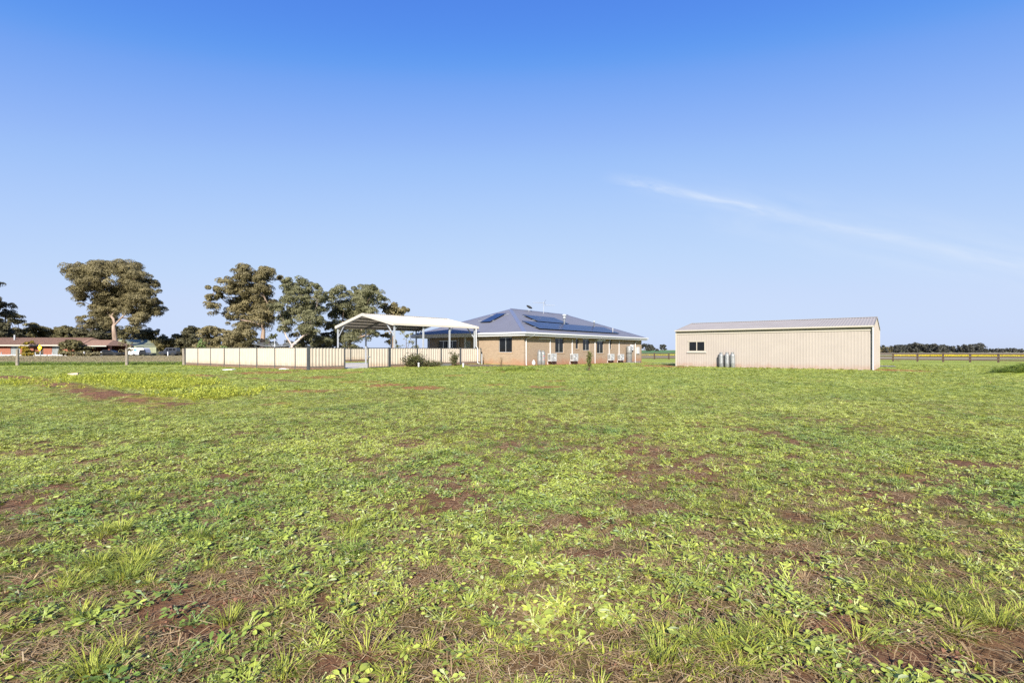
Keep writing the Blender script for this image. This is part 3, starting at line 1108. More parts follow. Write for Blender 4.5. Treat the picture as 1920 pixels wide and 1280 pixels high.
def ac_unit(x, z0, w, label):
    o = thing('air_conditioner', label, 'air conditioner', HOUSE_C, math.radians(52), 'air conditioner units along the house wall')
    h, d = .72, .36
    y1 = -.1
    mb = MB().box((x, y1 - d, z0), (x + w, y1, z0 + h))
    mb.build('casing', M['unit_white'], o)
    MB().box((x - .006, y1 - d + .05, z0 + .12), (x - .001, y1 - .05, z0 + h - .1)).build('side_grille', M['galv_dull'], o)
    g = MB()
    cx, cz = x + w * .4, z0 + h * .5
    for k in range(5):
        r = .06 + .055 * k
        pts = [(cx + r * math.cos(a), y1 - d - .012, cz + r * math.sin(a)) for a in np.linspace(0, 2 * math.pi, 21)]
        g.tube(pts, .005, 4, caps=False)
    g.tube([(cx - .29, y1 - d - .012, cz), (cx + .29, y1 - d - .012, cz)], .006, 4)
    g.tube([(cx, y1 - d - .012, cz - .29), (cx, y1 - d - .012, cz + .29)], .006, 4)
    g.build('fan_grille', M['alu'], o)
    for q in (x + .12, x + w - .12):
        MB().box((q - .02, y1 - d, z0 - .045), (q + .02, -.001, z0 - .003)).box((q - .02, -.045, z0 - .35), (q + .02, -.001, z0 - .045)).build('bracket', M['white'], o)
    px = x + w * .52
    MB().box((px - .045, -.075, z0 + h + .0), (px + .045, -.002, 2.5)).build('pipe_cover', M['white'], o)
    return o


ac_unit(3.6, .38, 1.0, 'air conditioner beside the gas cylinders, below the shaded wall pipe')
ac_unit(7.6, .33, 1.0, 'second air conditioner from the gas cylinders, beside the big dark window')
ac_unit(15.75, .26, 1.0, 'air conditioner under the small narrow window beyond the shuttered one')
ac_unit(18.3, .22, 1.0, 'air conditioner farthest along the wall, next to the grey water tank')
MB_pipe = MB().box((2.3, -.07, 2.42), (4.17, -.003, 2.5))
MB_pipe.build('pipe_cover', M['white'], house)


def gas_cylinder(x, y, z, label, group, scale=1.0, tilt=0.0, rust=False):
    o = thing('gas_cylinder', label, 'gas cylinder', (x, y, z), random.uniform(0, 6), group)
    r, h = .187 * scale, 1.12 * scale
    prof = [(r * .93, .0), (r * .93, .05), (r, .07), (r, .3 * h), (r * 1.012, .31 * h), (r, .33 * h), (r, h - .16), (r * .97, h - .08), (r * .8, h - .02), (r * .4, h + .02), (r * .12, h + .03)]
    MB().lathe(prof, 24).build('body', M['galv_dull'], o)
    cb = MB()
    n = 20
    r2 = r * .62
    for k in range(n):
        a0, a1 = 2 * math.pi * k / n, 2 * math.pi * (k + 1) / n
        if k % 5 == 0:
            continue
        za = h + .135
        zl = h - .03
        p = [(r2 * math.cos(a0), r2 * math.sin(a0), zl), (r2 * math.cos(a1), r2 * math.sin(a1), zl), (r2 * math.cos(a1), r2 * math.sin(a1), za), (r2 * math.cos(a0), r2 * math.sin(a0), za)]
        q = [(c * .95, d * .95, e) for c, d, e in p]
        cb.add(p + q, [(0, 1, 2, 3), (7, 6, 5, 4), (3, 2, 6, 7), (0, 3, 7, 4), (1, 5, 6, 2)])
    cb.build('valve_guard', M['galv_dull'], o)
    MB().lathe([(.02, h), (.02, h + .06), (.035, h + .07), (.035, h + .1)], 10).tube([(0, 0, h + .05), (.08, 0, h + .05)], .015, 6).build('valve', M['dark_steel'], o)
    return o


def hw(x, y, z=0):
    p = HOUSE_C + HU * x + HV * y
    return p.x, p.y, tz(p.x, p.y, False) if z is None else z


x, y, _ = hw(1.8, -.42)
gas_cylinder(x, y, tz(x, y) + .0, 'tall grey gas cylinder by the house wall, the one nearer the corner downpipe', 'tall gas cylinders at the house wall', 1.07)
x, y, _ = hw(2.36, -.42)
gc = gas_cylinder(x, y, tz(x, y), 'tall grey gas cylinder with red labels by the air conditioner', 'tall gas cylinders at the house wall', 1.05)
M['red_label'] = mat('red_label', (.55, .05, .07), .5)
MB().box((-.05, -.199, .75), (.03, -.196, .85)).build('warning_label', M['red_label'], gc)
MB().box((-.02, -.199, .45), (.05, -.196, .52)).build('warning_label', M['red_label'], gc)
gc.rotation_euler.z = math.radians(20)
x, y, _ = hw(.85, -.45)
sg = thing('barbecue_gas_bottle', 'small white gas bottle on the ground beside the tall cylinders', 'gas bottle', (x, y, tz(x, y)))
MB().lathe([(.11, 0), (.12, .03), (.155, .06), (.16, .16), (.155, .27), (.11, .34), (.03, .37)], 20).build('body', M['white'], sg)
MB().lathe([(.075, .345), (.08, .36), (.08, .45), (.072, .45), (.072, .36)], 14).build('valve_guard', M['white'], sg)

tank = thing('water_heater_tank', 'tall grey hot water tank strapped to the house wall', 'water heater', HOUSE_C, math.radians(52))
MB().lathe([(.3, -.1), (.33, -.08), (.33, 1.8), (.3, 1.88), (.1, 1.92)], 26, (20.75, -.42)).build('body', M['galv_dull'], tank)
MB().lathe([(.334, .98), (.342, .99), (.342, 1.05), (.334, 1.06)], 26, (20.75, -.42)).build('strap', M['black'], tank)
MB().tube([(21.1, -.3, .2), (21.45, -.25, .25), (21.45, -.12, 1.3)], .02, 6).build('pipe', M['dark_steel'], tank)
MB().box((20.2, -.85, -.25), (21.3, -.02, -.1)).build('base', M['concrete'], tank)
heater = thing('gas_water_heater', 'small white box heater high on the wall above the water tank', 'water heater', HOUSE_C, math.radians(52))
MB().box((22.0, -.24, 1.4), (22.5, -.003, 2.08)).build('casing', M['white'], heater)
MB().tube([(22.25, -.14, 1.4), (22.2, -.14, 1.15), (22.15, -.05, 1.0)], .025, 6).build('pipe', M['black'], heater)
MB().box((22.1, -.26, 1.62), (22.24, -.244, 1.72)).build('control_panel', M['black'], heater)
meter = thing('meter_box', 'narrow white meter box on the brick wall near its far end', 'meter box', HOUSE_C, math.radians(52))
MB().box((23.85, -.12, .95), (24.55, -.003, 1.8)).build('casing', M['white'], meter)
MB().box((23.9, -.128, 1.02), (24.5, -.122, 1.74)).build('door', M['white'], meter)
filt = thing('water_filter', 'small white canister on the wall beside the grey water tank', 'water filter', HOUSE_C, math.radians(52))
MB().lathe([(.09, .35), (.1, .37), (.1, .72), (.07, .74)], 12, (21.75, -.16)).build('body', M['white'], filt)
MB().box((21.66, -.26, .74), (21.84, -.003, .82)).build('head', M['black'], filt)
vp = hw(-1.0, 4.0)
o = MB().tube([(0, 0, -.1), (0, 0, .86), (0, 0, .95)], [.05, .05, .062], 10).build('vent_pipe', M['galv'], None, (vp[0], vp[1], tz(vp[0], vp[1])))
tag(o, 'thin grey pipe standing by the brick wall near the window', 'pipe')

# ------------------------------------------------------------------ shed
shed = thing('steel_shed', 'long beige steel shed with a shallow gabled roof', 'shed', SHED_L, SHED_A)
SX, SY, SH, SRI = 14.1, 8.5, 3.1, .82


def PF(t, o, z):
    return (t, -o, z)


wt0, wt1, wz0, wz1 = 1.1, 2.52, 1.3, 2.18
mb = MB()
for a, b, c, d in ((0, wt0, 0, SH), (wt0, wt1, 0, wz0), (wt0, wt1, wz1, SH), (wt1, SX, 0, SH)):
    corrugated(mb, (a, 0, c), (1, 0, 0), (0, 0, d - c), (0, -1, 0), b - a, .2, .006, TRIM)
mb.build('front_wall', M['shed'], shed)
for xx, sg_ in ((0, -1), (SX, 1)):
    mb = MB()
    n = 42
    vs_, fs_ = [], []
    k = 0
    ys = []
    while k * .2 < SY:
        for fr, h in TRIM:
            yy = (k + fr) * .2
            if yy < SY:
                ys.append((yy, h))
        k += 1
    ys.append((SY, 0))
    for yy, h in ys:
        zt = SH + SRI * (1 - abs(yy - SY / 2) / (SY / 2))
        vs_ += [(xx + sg_ * .025 * h, yy, 0), (xx + sg_ * .025 * h, yy, zt)]
    for i in range(len(ys) - 1):
        q = (2 * i, 2 * i + 2, 2 * i + 3, 2 * i + 1)
        fs_.append(q if sg_ > 0 else tuple(reversed(q)))
    mb.add(vs_, fs_).build('gable_wall', M['shed'], shed)
mb = MB()
corrugated(mb, (SX, SY, 0), (-1, 0, 0), (0, 0, SH), (0, 1, 0), SX, .2, .03, TRIM)
mb.build('back_wall', M['shed'], shed)
MB().box((-.05, -.05, -.3), (SX + .05, SY + .05, .02)).build('slab', M['concrete'], shed)
run = Vector((0, SY / 2 + .06, SRI + .015))
for s in (0, 1):
    mb = MB()
    if s == 0:
        o_, rv, nr = (-.04, -.06, SH + .03), run, Vector((0, -SRI, SY / 2))
    else:
        o_, rv, nr = (-.04, SY + .06, SH + .03), Vector((0, -run.y, run.z)), Vector((0, SRI, SY / 2))
    corrugated(mb, o_, (1, 0, 0), rv, nr, SX + .08, .19, .013, TRIM)
    mb.build('roof', M['shed_roof'], shed)
MB().beam((-.05, SY / 2, SH + SRI + .055), (SX + .05, SY / 2, SH + SRI + .055), .34, .025).build('ridge_cap', M['shed_roof'], shed)
MB().box((-.06, -.25, SH - .04), (SX + .06, -.062, SH + .06)).build('gutter', M['shed_trim'], shed)
MB().box((.06, -.05, SH - .3), (SX - .06, -.034, SH - .21)).build('head_flashing', M['shed_trim'], shed)
for xx in (0, SX):
    MB().box((xx - .05, -.055, 0), (xx + .05, .05, SH - .06)).build('corner_trim', M['shed_trim'], shed)
    MB().box((xx - .05, SY - .05, 0), (xx + .05, SY + .05, SH)).build('corner_trim', M['shed_trim'], shed)
    q = xx + (.055 if xx else -.055)
    for s in (0, 1):
        p0 = (q, -.1 if s == 0 else SY + .1, SH + .0)
        MB().beam(p0, (q, SY / 2, SH + SRI + .04), .02, .12, up=(0, 0, 1)).build('barge_flashing', M['shed_roof'], shed)
downpipe(shed, SX - .0, -.12, SH - .05, -.02, .0, -.04, .05, 'white')
window(shed, PF, wt0, wt1, wz0, wz1, splits=1, inset=-.035, fr=.06, frame=M['shed_trim'], glass=M['glass'])
MB().box((wt0, .3, wz0), (wt1, .32, wz1)).build('window_dark_backing', M['black'], shed)  # black sheet standing in for the dark inside of the shed
MB().add([(wt0 - .1, -.035, wz0 - .02), (wt1 + .1, -.035, wz0 - .02), (wt1 + .16, -.12, wz0 - .12), (wt0 - .16, -.12, wz0 - .12)], [(0, 3, 2, 1)]).build('window_sill', M['shed_trim'], shed)
mb = MB()
mb.box((wt0 - .05, -.06, wz1 + .002), (wt1 + .05, -.034, wz1 + .06))
mb.build('window_head', M['shed_trim'], shed)
for i, (t, lab) in enumerate(((3.93, 'grey gas cylinder at the shed wall, on the window side of the trio'), (4.40, 'middle grey gas cylinder of the three at the shed wall'),
                             (4.86, 'grey gas cylinder at the shed wall, on the downpipe side of the trio'))):
    p = SHED_L + SU * t - SV * .34
    g = gas_cylinder(p.x, p.y, tz(p.x, p.y) - .01, lab, 'three gas cylinders at the shed wall', 1.0)
    g.rotation_euler.x = (0.01, -.01, .015)[i]
    g.rotation_euler.y = (.0, .01, .03)[i]

# ------------------------------------------------------------------ yard fence
FA, FB, FD = Vector((-13.7, 32.5, 0)), Vector((-2.85, 44.7, 0)), Vector((-29.2, 43.3, 0))
RIB = .235


def fence_run(name, label, a, b, posts, zt, bays=None, flip=1, wide=()):
    """steel panel fence: posts, ribbed panels, top and bottom rails and a sleeper under each bay"""
    d = (b - a).normalized()
    ang = math.atan2(d.y, d.x)
    f = thing(name, label, 'fence', (a.x, a.y, 0), ang)
    n = d.cross(Vector((0, 0, 1))) * flip

    def gz(t):
        p = a + d * t
        return tz(p.x, p.y, False)
    post = MB().box((-.04, -.045, 0), (.04, .045, 1)).mesh('post', M['grey_post'])
    wpost = MB().box((-.07, -.07, 0), (.07, .07, 1)).mesh('post', M['grey_post'])
    for t in posts:
        g = gz(t) - .06
        link('post', wpost if t in wide else post, f, (t, 0, g), scale=(1, 1, zt + (.04 if t in wide else .015) - g))
    for i in range(len(posts) - 1):
        if bays and i not in bays:
            continue
        t0, t1 = posts[i], posts[i + 1]
        g = max(gz(t0), gz(t1))
        m0, m1 = t0 + (.07 if t0 in wide else .04), t1 - (.07 if t1 in wide else .04)
        zb_ = g + .2
        yo = -flip
        pb = MB()
        corrugated(pb, (m0, 0, zb_ + .03), (1, 0, 0), (0, 0, zt - zb_ - .06), (0, yo, 0), m1 - m0, RIB, .034, TRAP)
        pb.build('panel', M['cream'], f)
        MB().box((m0, -.03, zt - .045), (m1, .03, zt)).build('top_rail', M['grey_post'], f)
        MB().box((m0, -.03, zb_ - .01), (m1, .03, zb_ + .04)).build('bottom_rail', M['grey_post'], f)
        MB().box((m0 + .004, -.025, min(gz(t0), gz(t1)) - .15), (m1 - .004, .035, zb_ - .014)).build('sleeper', M['sleeper'], f)
    return f


fence_run('panel_fence', 'cream panel fence run from the corner post towards the gum trees', FA, FD, [0, 1.49, 4.09, 6.6, 9.17, 11.68, 14.04, 16.42, 18.85], 1.6, flip=-1)
fence_run('panel_fence', 'cream panel fence run facing the lawn between corner post and house', FA, FB, [0, 2.66, 6.39, 9.03, 11.54, 13.73, 16.28], 1.585, bays=[0, 2, 3, 4, 5], flip=1, wide=(0, 6.39, 13.73))
FE = FD + Vector((.616, .788, 0)) * 26
fence_run('panel_fence', 'cream panel fence at the back of the yard, seen through the gate gap', FD, FE, [i * 2.4 for i in range(11)], 1.6, flip=1)
fd = (FB - FA).normalized()
gp_ = FA + fd * 4.46
gate = thing('yard_gate', 'cream ribbed steel gate leaf beside the open gap in the fence', 'gate', (gp_.x, gp_.y, 0), math.atan2(fd.y, fd.x))
gz0 = tz(gp_.x, gp_.y, False) + .05
pb = MB()
corrugated(pb, (.05, -.1, gz0 + .05), (1, 0, 0), (0, 0, 1.57 - gz0 - .1), (0, -1, 0), 1.72, RIB, .034, TRAP)
pb.build('panel', M['cream'], gate)
MB().box((0, -.13, gz0), (.045, -.07, 1.6)).box((1.775, -.13, gz0), (1.82, -.07, 1.6)).box((.046, -.125, 1.55), (1.774, -.075, 1.6)).box((.046, -.125, gz0), (1.774, -.075, gz0 + .045)).build('frame', M['grey_post'], gate)
MB().box((.02, -.16, .9), (.16, -.132, .96)).build('latch', M['galv'], gate)

# ------------------------------------------------------------------ carport
K = Vector((-9.13, 37.6, 0))
K = FA + fd * 6.9 - Vector((fd.y, -fd.x, 0)) * .12
cport = thing('carport', 'open carport with a low gabled cream roof on steel posts', 'carport', K, math.atan2(fd.y, fd.x))
CW, CL, CE, CR = 8.8, 9.0, 3.5, 4.46
frames = [.08, 2.9, 5.75, 8.75]
for i, t in enumerate(frames):
    for yy in (.06, CW - .06):
        MB().box((t - .055, yy - .055, -.1), (t + .055, yy + .055, CE - .12)).build('post', M['galv'], cport)
    rr_ = MB()
    rr_.beam((t, 0, CE - .1), (t, CW / 2, CR - .1), .06, .16).beam((t, CW, CE - .1), (t, CW / 2, CR - .1), .06, .16)
    rr_.build('rafter', M['dark_steel'] if i else M['galv'], cport)
    for yy, sg_ in ((.06, 1), (CW - .06, -1)):
        if i in (0, 3):
            MB().beam((t, yy, CE - 1.0), (t, yy + sg_ * 1.15, CE + .12), .06, .08).build('knee_brace', M['galv'], cport)
        MB().beam((t + .06, yy, CE - .45), (t + .4, yy, CE - .13), .04, .04).build('bracket', M['galv'], cport)
for s in (0, 1):
    o_ = (-.1, -.12 if s == 0 else CW + .12, CE)
    rv = Vector((0, (CW / 2 + .12) * (1 if s == 0 else -1), CR - CE))
    nr = Vector((0, -(CR - CE) if s == 0 else (CR - CE), CW / 2))
    mb = MB()
    corrugated(mb, o_, (1, 0, 0), rv, nr, CL + .2, .2, .03, TRIM)
    # lower skin, a finger's width below, gives the sheet its underside
    q0 = Vector(o_) - nr.normalized() * .012
    a2 = Vector((CL + .2, 0, 0))
    mb.add([q0, q0 + a2, q0 + a2 + rv, q0 + rv], [(3, 2, 1, 0) if s == 0 else (0, 1, 2, 3)], 1)
    mb.build('roof_sheet', [M['offwhite'], M['underside']], cport)
    pl = MB()
    for k in range(5):
        fr = .06 + .21 * k
        p = q0 + rv * fr - nr.normalized() * .06
        pl.beam(p + Vector((.1, 0, 0)), p + Vector((CL + .1, 0, 0)), .06, .09)
    pl.build('purlin', M['dark_steel'], cport)
    for xx in (-.115, CL + .115):
        p = Vector((xx, o_[1], CE - .06))
        MB().beam(p, p + rv, .025, .24).build('barge_board', M['offwhite'], cport)
    yy = o_[1]
    MB().box((-.1, yy - .06 if s == 0 else yy + .005, CE - .14), (CL + .1, yy - .005 if s == 0 else yy + .06, CE + .02)).build('gutter', M['offwhite'], cport)
MB().beam((-.12, CW / 2, CR + .035), (CL + .12, CW / 2, CR + .035), .3, .02).build('ridge_cap', M['offwhite'], cport)
MB().tube([(CL - .25, -.16, CE - .14), (CL - .25, -.16, 1.75), (CL - .16, -.24, 1.6), (CL - .16, -.24, .25), (CL - .1, -.45, .18)], .05, 8).build('downpipe', M['white'], cport)
sl_ = MB().box((-4.3, .05, -.2), (9.4, 13.5, .105))
o = sl_.build('concrete_slab', M['concrete'], None, K, (0, 0, math.atan2(fd.y, fd.x)))
tag(o, kind='structure')

# rotary clothes hoist behind the fence
hx, hy = -20.6, 42.0
hoist = thing('clothes_hoist', 'rotary clothes hoist with bent arms rising behind the cream fence', 'clothes line', (hx, hy, 0), .25)
MB().tube([(0, 0, 0), (0, 0, 2.45)], .035, 8).build('mast', M['galv'], hoist)
MB().lathe([(.06, 1.72), (.07, 1.74), (.07, 1.9), (.05, 1.92)], 10).build('hub', M['galv'], hoist)
for k in range(4):
    a = k * math.pi / 2 + .35
    c, s = math.cos(a), math.sin(a)
    MB().tube([(c * .05, s * .05, 1.74), (c * .7, s * .7, 1.76), (c * 1.25, s * 1.25, 1.85), (c * 1.75, s * 1.75, 1.97)], .02, 6).build('arm', M['galv'], hoist)
    MB().tube([(0, 0, 2.42), (c * .8, s * .8, 2.05), (c * 1.7, s * 1.7, 1.97)], .007, 4).build('stay_wire', M['galv'], hoist)
for r in (.7, 1.05, 1.4, 1.7):
    pts = []
    for k in range(5):
        a = k * math.pi / 2 + .35
        pts.append((r * math.cos(a), r * math.sin(a), 1.77 + .2 * (r / 1.7) ** 2))
    MB().tube(pts, .005, 4).build('line', M['galv'], hoist)

# ------------------------------------------------------------------ post and rail fence
PA, PB = Vector((19.2, 80.6, 0)), Vector((61.5, 49.0, 0))
pd_ = (PB - PA).normalized()
L_ = (PB - PA).length
prf = thing('post_and_rail_fence', 'dark timber post and rail fence across the far lawn', 'fence', (PA.x, PA.y, 0), math.atan2(pd_.y, pd_.x))
npost = int(L_ / 2.32)
pm = [MB().box((-.09, -.09, -.2), (.09, .09, 1.02 + k * .03)).mesh('post', M['dark_timber']) for k in range(3)]
rm = MB().box((0, -.025, -.075), (2.3, .025, .075)).mesh('rail', M['dark_timber'])
for i in range(npost + 1):
    p = PA + pd_ * (2.32 * i)
    z = tz(p.x, p.y, False)
    link('post', pm[i % 3], prf, (2.32 * i, 0, z), (0, 0, random.uniform(-.05, .05)))
    if i < npost:
        p2 = PA + pd_ * (2.32 * (i + 1))
        sl2 = math.atan2(tz(p2.x, p2.y, False) - z, 2.32)
        for h in (.96, .62, .28):
            link('rail', rm, prf, (2.32 * i + .01, -.118, z + h + random.uniform(-.015, .015)), (0, -sl2, 0))
# bigger strainer post at the end of the view
p = PB + pd_ * .6 + Vector((-.5, -1.2, 0))
o = MB().tube([(0, 0, -.2), (0, 0, 1.25)], .17, 10).build('strainer_post', M['timber'], None, (p.x, p.y, 0))
tag(o, 'thick pale round timber post at the end of the dark rail fence', 'post')

# ------------------------------------------------------------------ paddock wire fence
wf = thing('wire_fence', 'old wire fence with round timber posts along the dry paddock', 'fence', (0, 0, 0))
wps = [(-57.0, 44.3), (-45.2, 44.2), (-35.2, 44.2), (-29.85, 44.0)]
for i, (x, y) in enumerate(wps):
    z = tz(x, y)
    b = MB().tube([(0, 0, -.2), (.01, 0, .7), (.02 - .02 * i, .0, 1.5)], [.13, .12, .11], 9)
    b.build('post', M['timber'], wf, (x, y, z))
for h in (.35, .75, 1.15):
    MB().tube([(x, y - .13, tz(x, y) + h) for x, y in wps], .004, 4, caps=False).build('wire', M['galv_dull'], wf)

# ------------------------------------------------------------------ small things on the lawn
for i, (px, py, w, lab) in enumerate(((430, 695, .75, 'pale concrete slab on the grass, farthest out from the corner post'), (535, 694, .72, 'pale concrete slab on the grass just short of the fence corner post'),
                                      (625, 693, .72, 'pale concrete slab on the grass near the gate gap'))):
    d = CAMH * F / (py - HZ)
    x, y = (px - 960) / F * d, d
    b = MB().hexa([(-w / 2, -.3, -.05), (w / 2, -.28, -.05), (w / 2 - .03, .26, -.05), (-w / 2, .3, -.05), (-w / 2 + .03, -.27, .1), (w / 2 - .04, -.25, .085), (w / 2 - .06, .22, .1), (-w / 2 + .04, .26, .11)])
    o = b.build('concrete_block', M['white_block'], None, (x, y, tz(x, y) - .035), (.02, .03 * i - .03, .15 * i))
    tag(o, lab, 'concrete slab', 'concrete slabs lying on the lawn')
d = CAMH * F / (703 - HZ)
x, y = (140 - 960) / F * d, d
o = MB().hexa([(-.3, -.2, -.05), (.3, -.16, -.05), (.27, .2, -.05), (-.26, .16, -.05), (-.25, -.14, .09), (.26, -.1, .12), (.2, .14, .1), (-.2, .1, .07)]).build('rock', mat('pinkish_stone', (.42, .32, .26), .9, var=.2, scale=8, bump=.4), None, (x, y, tz(x, y)))
tag(o, 'pinkish flat stone among the yellow-green weeds', 'stone')
for px, py, h, lab in ((785, 689.5, .33, 'short white plastic pipe stub beside the leafy shrub'), (868.5, 690, .3, 'short white plastic pipe stub standing alone in the grass')):
    d = 38.2
    x = (px - 960) / F * d
    t = thing('pipe_stub', lab, 'pipe', (x, d, tz(x, d)), 0, 'white pipe stubs in the lawn')
    MB().tube([(0, 0, -.1), (0, 0, h)], .065, 12).build('pipe', M['white'], t)
    MB().lathe([(.075, h - .06), (.08, h - .05), (.08, h + .01), (.03, h + .02)], 14).build('cap', M['white'], t)
d = 40.6
x = (836.5 - 960) / F * d
t = thing('planter_edging', 'low dark grey garden edging in front of the cream fence', 'garden edging', (x, d, tz(x, d)), math.radians(6))
for k in range(2):
    MB().box((-.46, -.03, -.05 + .125 * k), (.46, .03, .07 + .125 * k)).build('board', M['grey_post'], t)
MB().box((-.46, .35, -.05), (.46, .4, .15)).build('board', M['grey_post'], t)
d = 41.5
sheet('gravel_bed', [((862 - 960) / F * 43.6, 43.6), ((882 - 960) / F * 39.2, 39.2), ((950 - 960) / F * 40.2, 40.2), ((978 - 960) / F * 41.9, 41.9)], .02, M['gravel'])

# ------------------------------------------------------------------ neighbours across the paddock
nb = thing('neighbour_house', 'low red brick house with a terracotta tiled roof beyond the paddock', 'house', (-115.4, 109, 0), 0)
s_ = .1202


def PN(t, o, z):
    return (t, -o, z)


ops = [(20 * s_, 38 * s_, .3, 2.25), (74 * s_, 81.5 * s_, 0, 2.25), (97.5 * s_, 115.5 * s_, .25, 2.25)]
mb = MB()
wall_open(mb, PN, -14, 150 * s_, -.2, 2.5, .25, ops)
mb.build('wall', M['red_brick'], nb)
MB().box((150 * s_, .25, -.2), (150 * s_ + .3, 6, 2.5)).box((203 * s_, 0, -.2), (206 * s_, .6, 2.4)).box((150 * s_, 5.6, -.2), (206 * s_, 5.9, 2.4)).build('wall', M['red_brick'], nb)
MB().box((-14, 8, -.2), (150 * s_, 8.25, 2.5)).box((-14, .25, -.2), (-13.75, 8, 2.5)).build('wall', M['red_brick'], nb)
window(nb, PN, *ops[0], splits=2, fr=.08, glass=M['glass_pale'])
window(nb, PN, *ops[2], splits=1, fr=.08, glass=M['glass_pale'])
MB().box((74 * s_, .2, 0), (81.5 * s_, .28, 2.25)).build('door', M['dark_timber'], nb)
ze, zr = 2.55, 4.3
mb = MB()
xa, xb = -15, 158 * s_
mb.add([(xa, -.9, ze), (xb, -.9, ze), (xb - 1.5, 4.1, zr), (xa, 4.1, zr), (xa, 9, ze), (xb, 9, ze)], [(0, 1, 2, 3), (3, 2, 5, 4), (1, 5, 2), (0, 3, 4), (0, 4, 5, 1)])
rf_ = mb.build('roof', M['tile'], nb)
rb_ = MB()
for k in range(90):
    xx = xa + .1 + k * .36
    if xx > xb - .4:
        break
    tt = min(1.0, max(.1, (xb - xx) / 1.5))
    rb_.beam((xx, -.9, ze + .02), (xx, -.9 + 5 * tt, ze + (zr - ze) * tt + .02), .1, .05)
o = rb_.build('tile_rib', M['tile'], rf_)
o['kind'] = 'stuff'
MB().add([(140 * s_, -1.0, 2.4), (207 * s_, -1.0, 2.4), (191 * s_, 3.2, 3.75), (150 * s_, 3.2, 3.75), (207 * s_, 7, 2.4), (140 * s_, 7, 2.4)], [(0, 1, 2, 3), (1, 4, 2), (3, 2, 4, 5), (0, 3, 5), (0, 5, 4, 1)]).build('roof', M['tile'], nb)
MB().box((xa, -1.0, ze - .22), (xb - .1, -.9, ze + .02)).box((147 * s_, -1.1, 2.2), (207 * s_, -1.0, 2.42)).build('fascia', M['offwhite'], nb)
MB().box((xa, -.9, ze - .1), (xb - .1, -.01, ze - .05)).build('soffit', M['dark_steel'], nb)
MB().tube([(5.4 * s_, 2.6, 3.3), (5.4 * s_, 2.6, 4.9)], .16, 10).box((3.4 * s_, 2.0, 3.42), (8 * s_, 2.3, 3.5)).build('flue', M['galv'], rf_)
# white low fence in front of it
wfn = thing('white_fence', 'low white boarded fence along the road before the red house', 'fence', (-115.4, 106.5, 0), 0)
for k in range(24):
    x0 = -12 + k * 1.25
    MB().box((x0 + .05, -.03, .1), (x0 + 1.2, .03, .42 + .02 * (k % 2))).build('board', M['white'], wfn)
    if k % 3 == 0:
        MB().box((x0 - .07, -.07, -.1), (x0 + .04, .07, .95)).build('post', M['white'], wfn)
for k, px in enumerate((158, 190, 315, 346)):
    x = (px - 960) / F * 104
    o = MB().box((-.09, -.09, -.1), (.09, .09, 1.05)).build('white_post', M['white'], None, (x, 104, .02))
    tag(o, ('white marker post before the grey bushes', 'white marker post beside the parked dark car', 'thin white marker post before the dark van', 'white marker post at the end of the paddock by the cream fence')[k], 'post', 'white marker posts along the road')

d = 105
x = (75.5 - 960) / F * d
sg = thing('road_sign', 'yellow diamond road sign with a white ring on a pale post', 'road sign', (x, d, 0))
MB().tube([(0, 0, -.1), (0, 0, 1.9)], .09, 8).build('post', M['galv'], sg)
MB().hexa([(-.5, -.14, 1.9), (0, -.14, 1.15), (.5, -.14, 1.9), (0, -.14, 2.7), (-.5, -.1, 1.9), (0, -.1, 1.15), (.5, -.1, 1.9), (0, -.1, 2.7)]).build('sign_face', M['yellow_sign'], sg)
rg_ = MB()
rg_.tube([(.16 * math.cos(a), -.15, 1.93 + .16 * math.sin(a)) for a in np.linspace(0, 2 * math.pi, 17)], .045, 6, caps=False)
rg_.build('ring', M['white'], sg)

gs = thing('green_shed', 'olive green steel shed with a pale roof behind the gum tree', 'shed', ((202 - 960) / F * 122, 122, 0), math.radians(-14))
q_ = 122 / F
W2 = 9.2
MB().box((0, 0, -.2), (W2, 7, 2.25)).add([(0, 0, 2.25), (W2, 0, 2.25), (W2 * .42, 0, 4.1), (0, 7, 2.25), (W2, 7, 2.25), (W2 * .42, 7, 4.1)], [(0, 1, 2), (5, 4, 3)]).build('wall', M['green_sheet'], gs)
MB().box((1.6, -.06, .2), (6.8, -.002, 2.2)).build('door', M['yellow_lit'], gs)  # not a real door: a panel coloured as the yellow-lit interior
MB().add([(-.3, -.2, 2.2), (W2 * .42, -.2, 4.15), (W2 * .42, 7.2, 4.15), (-.3, 7.2, 2.2), (-.3, -.2, 2.1), (W2 * .42, -.2, 4.05), (W2 * .42, 7.2, 4.05), (-.3, 7.2, 2.1)],
         [(0, 1, 2, 3), (7, 6, 5, 4), (0, 4, 5, 1), (2, 6, 7, 3), (3, 7, 4, 0)]).build('roof', M['galv'], gs)
MB().add([(W2 + .3, -.2, 2.2), (W2 * .42, -.2, 4.15), (W2 * .42, 7.2, 4.15), (W2 + .3, 7.2, 2.2), (W2 + .3, -.2, 2.1), (W2 * .42, -.2, 4.05), (W2 * .42, 7.2, 4.05), (W2 + .3, 7.2, 2.1)],
         [(3, 2, 1, 0), (4, 5, 6, 7), (1, 5, 4, 0), (3, 7, 6, 2), (0, 4, 7, 3)]).build('roof', M['green_sheet'], gs)
x = (270 - 960) / F * 118
gf_ = thing('screen_fence', 'olive green sheet fence standing between the caravan and the dark van', 'fence', (x, 118, 0))
for k in range(3):
    b = MB()
    corrugated(b, (k * 1.0, 0, 0), (1, 0, 0), (0, 0, 2.1), (0, -1, 0), .98, .2, .03, TRAP)
    b.build('panel', M['green_sheet'], gf_)


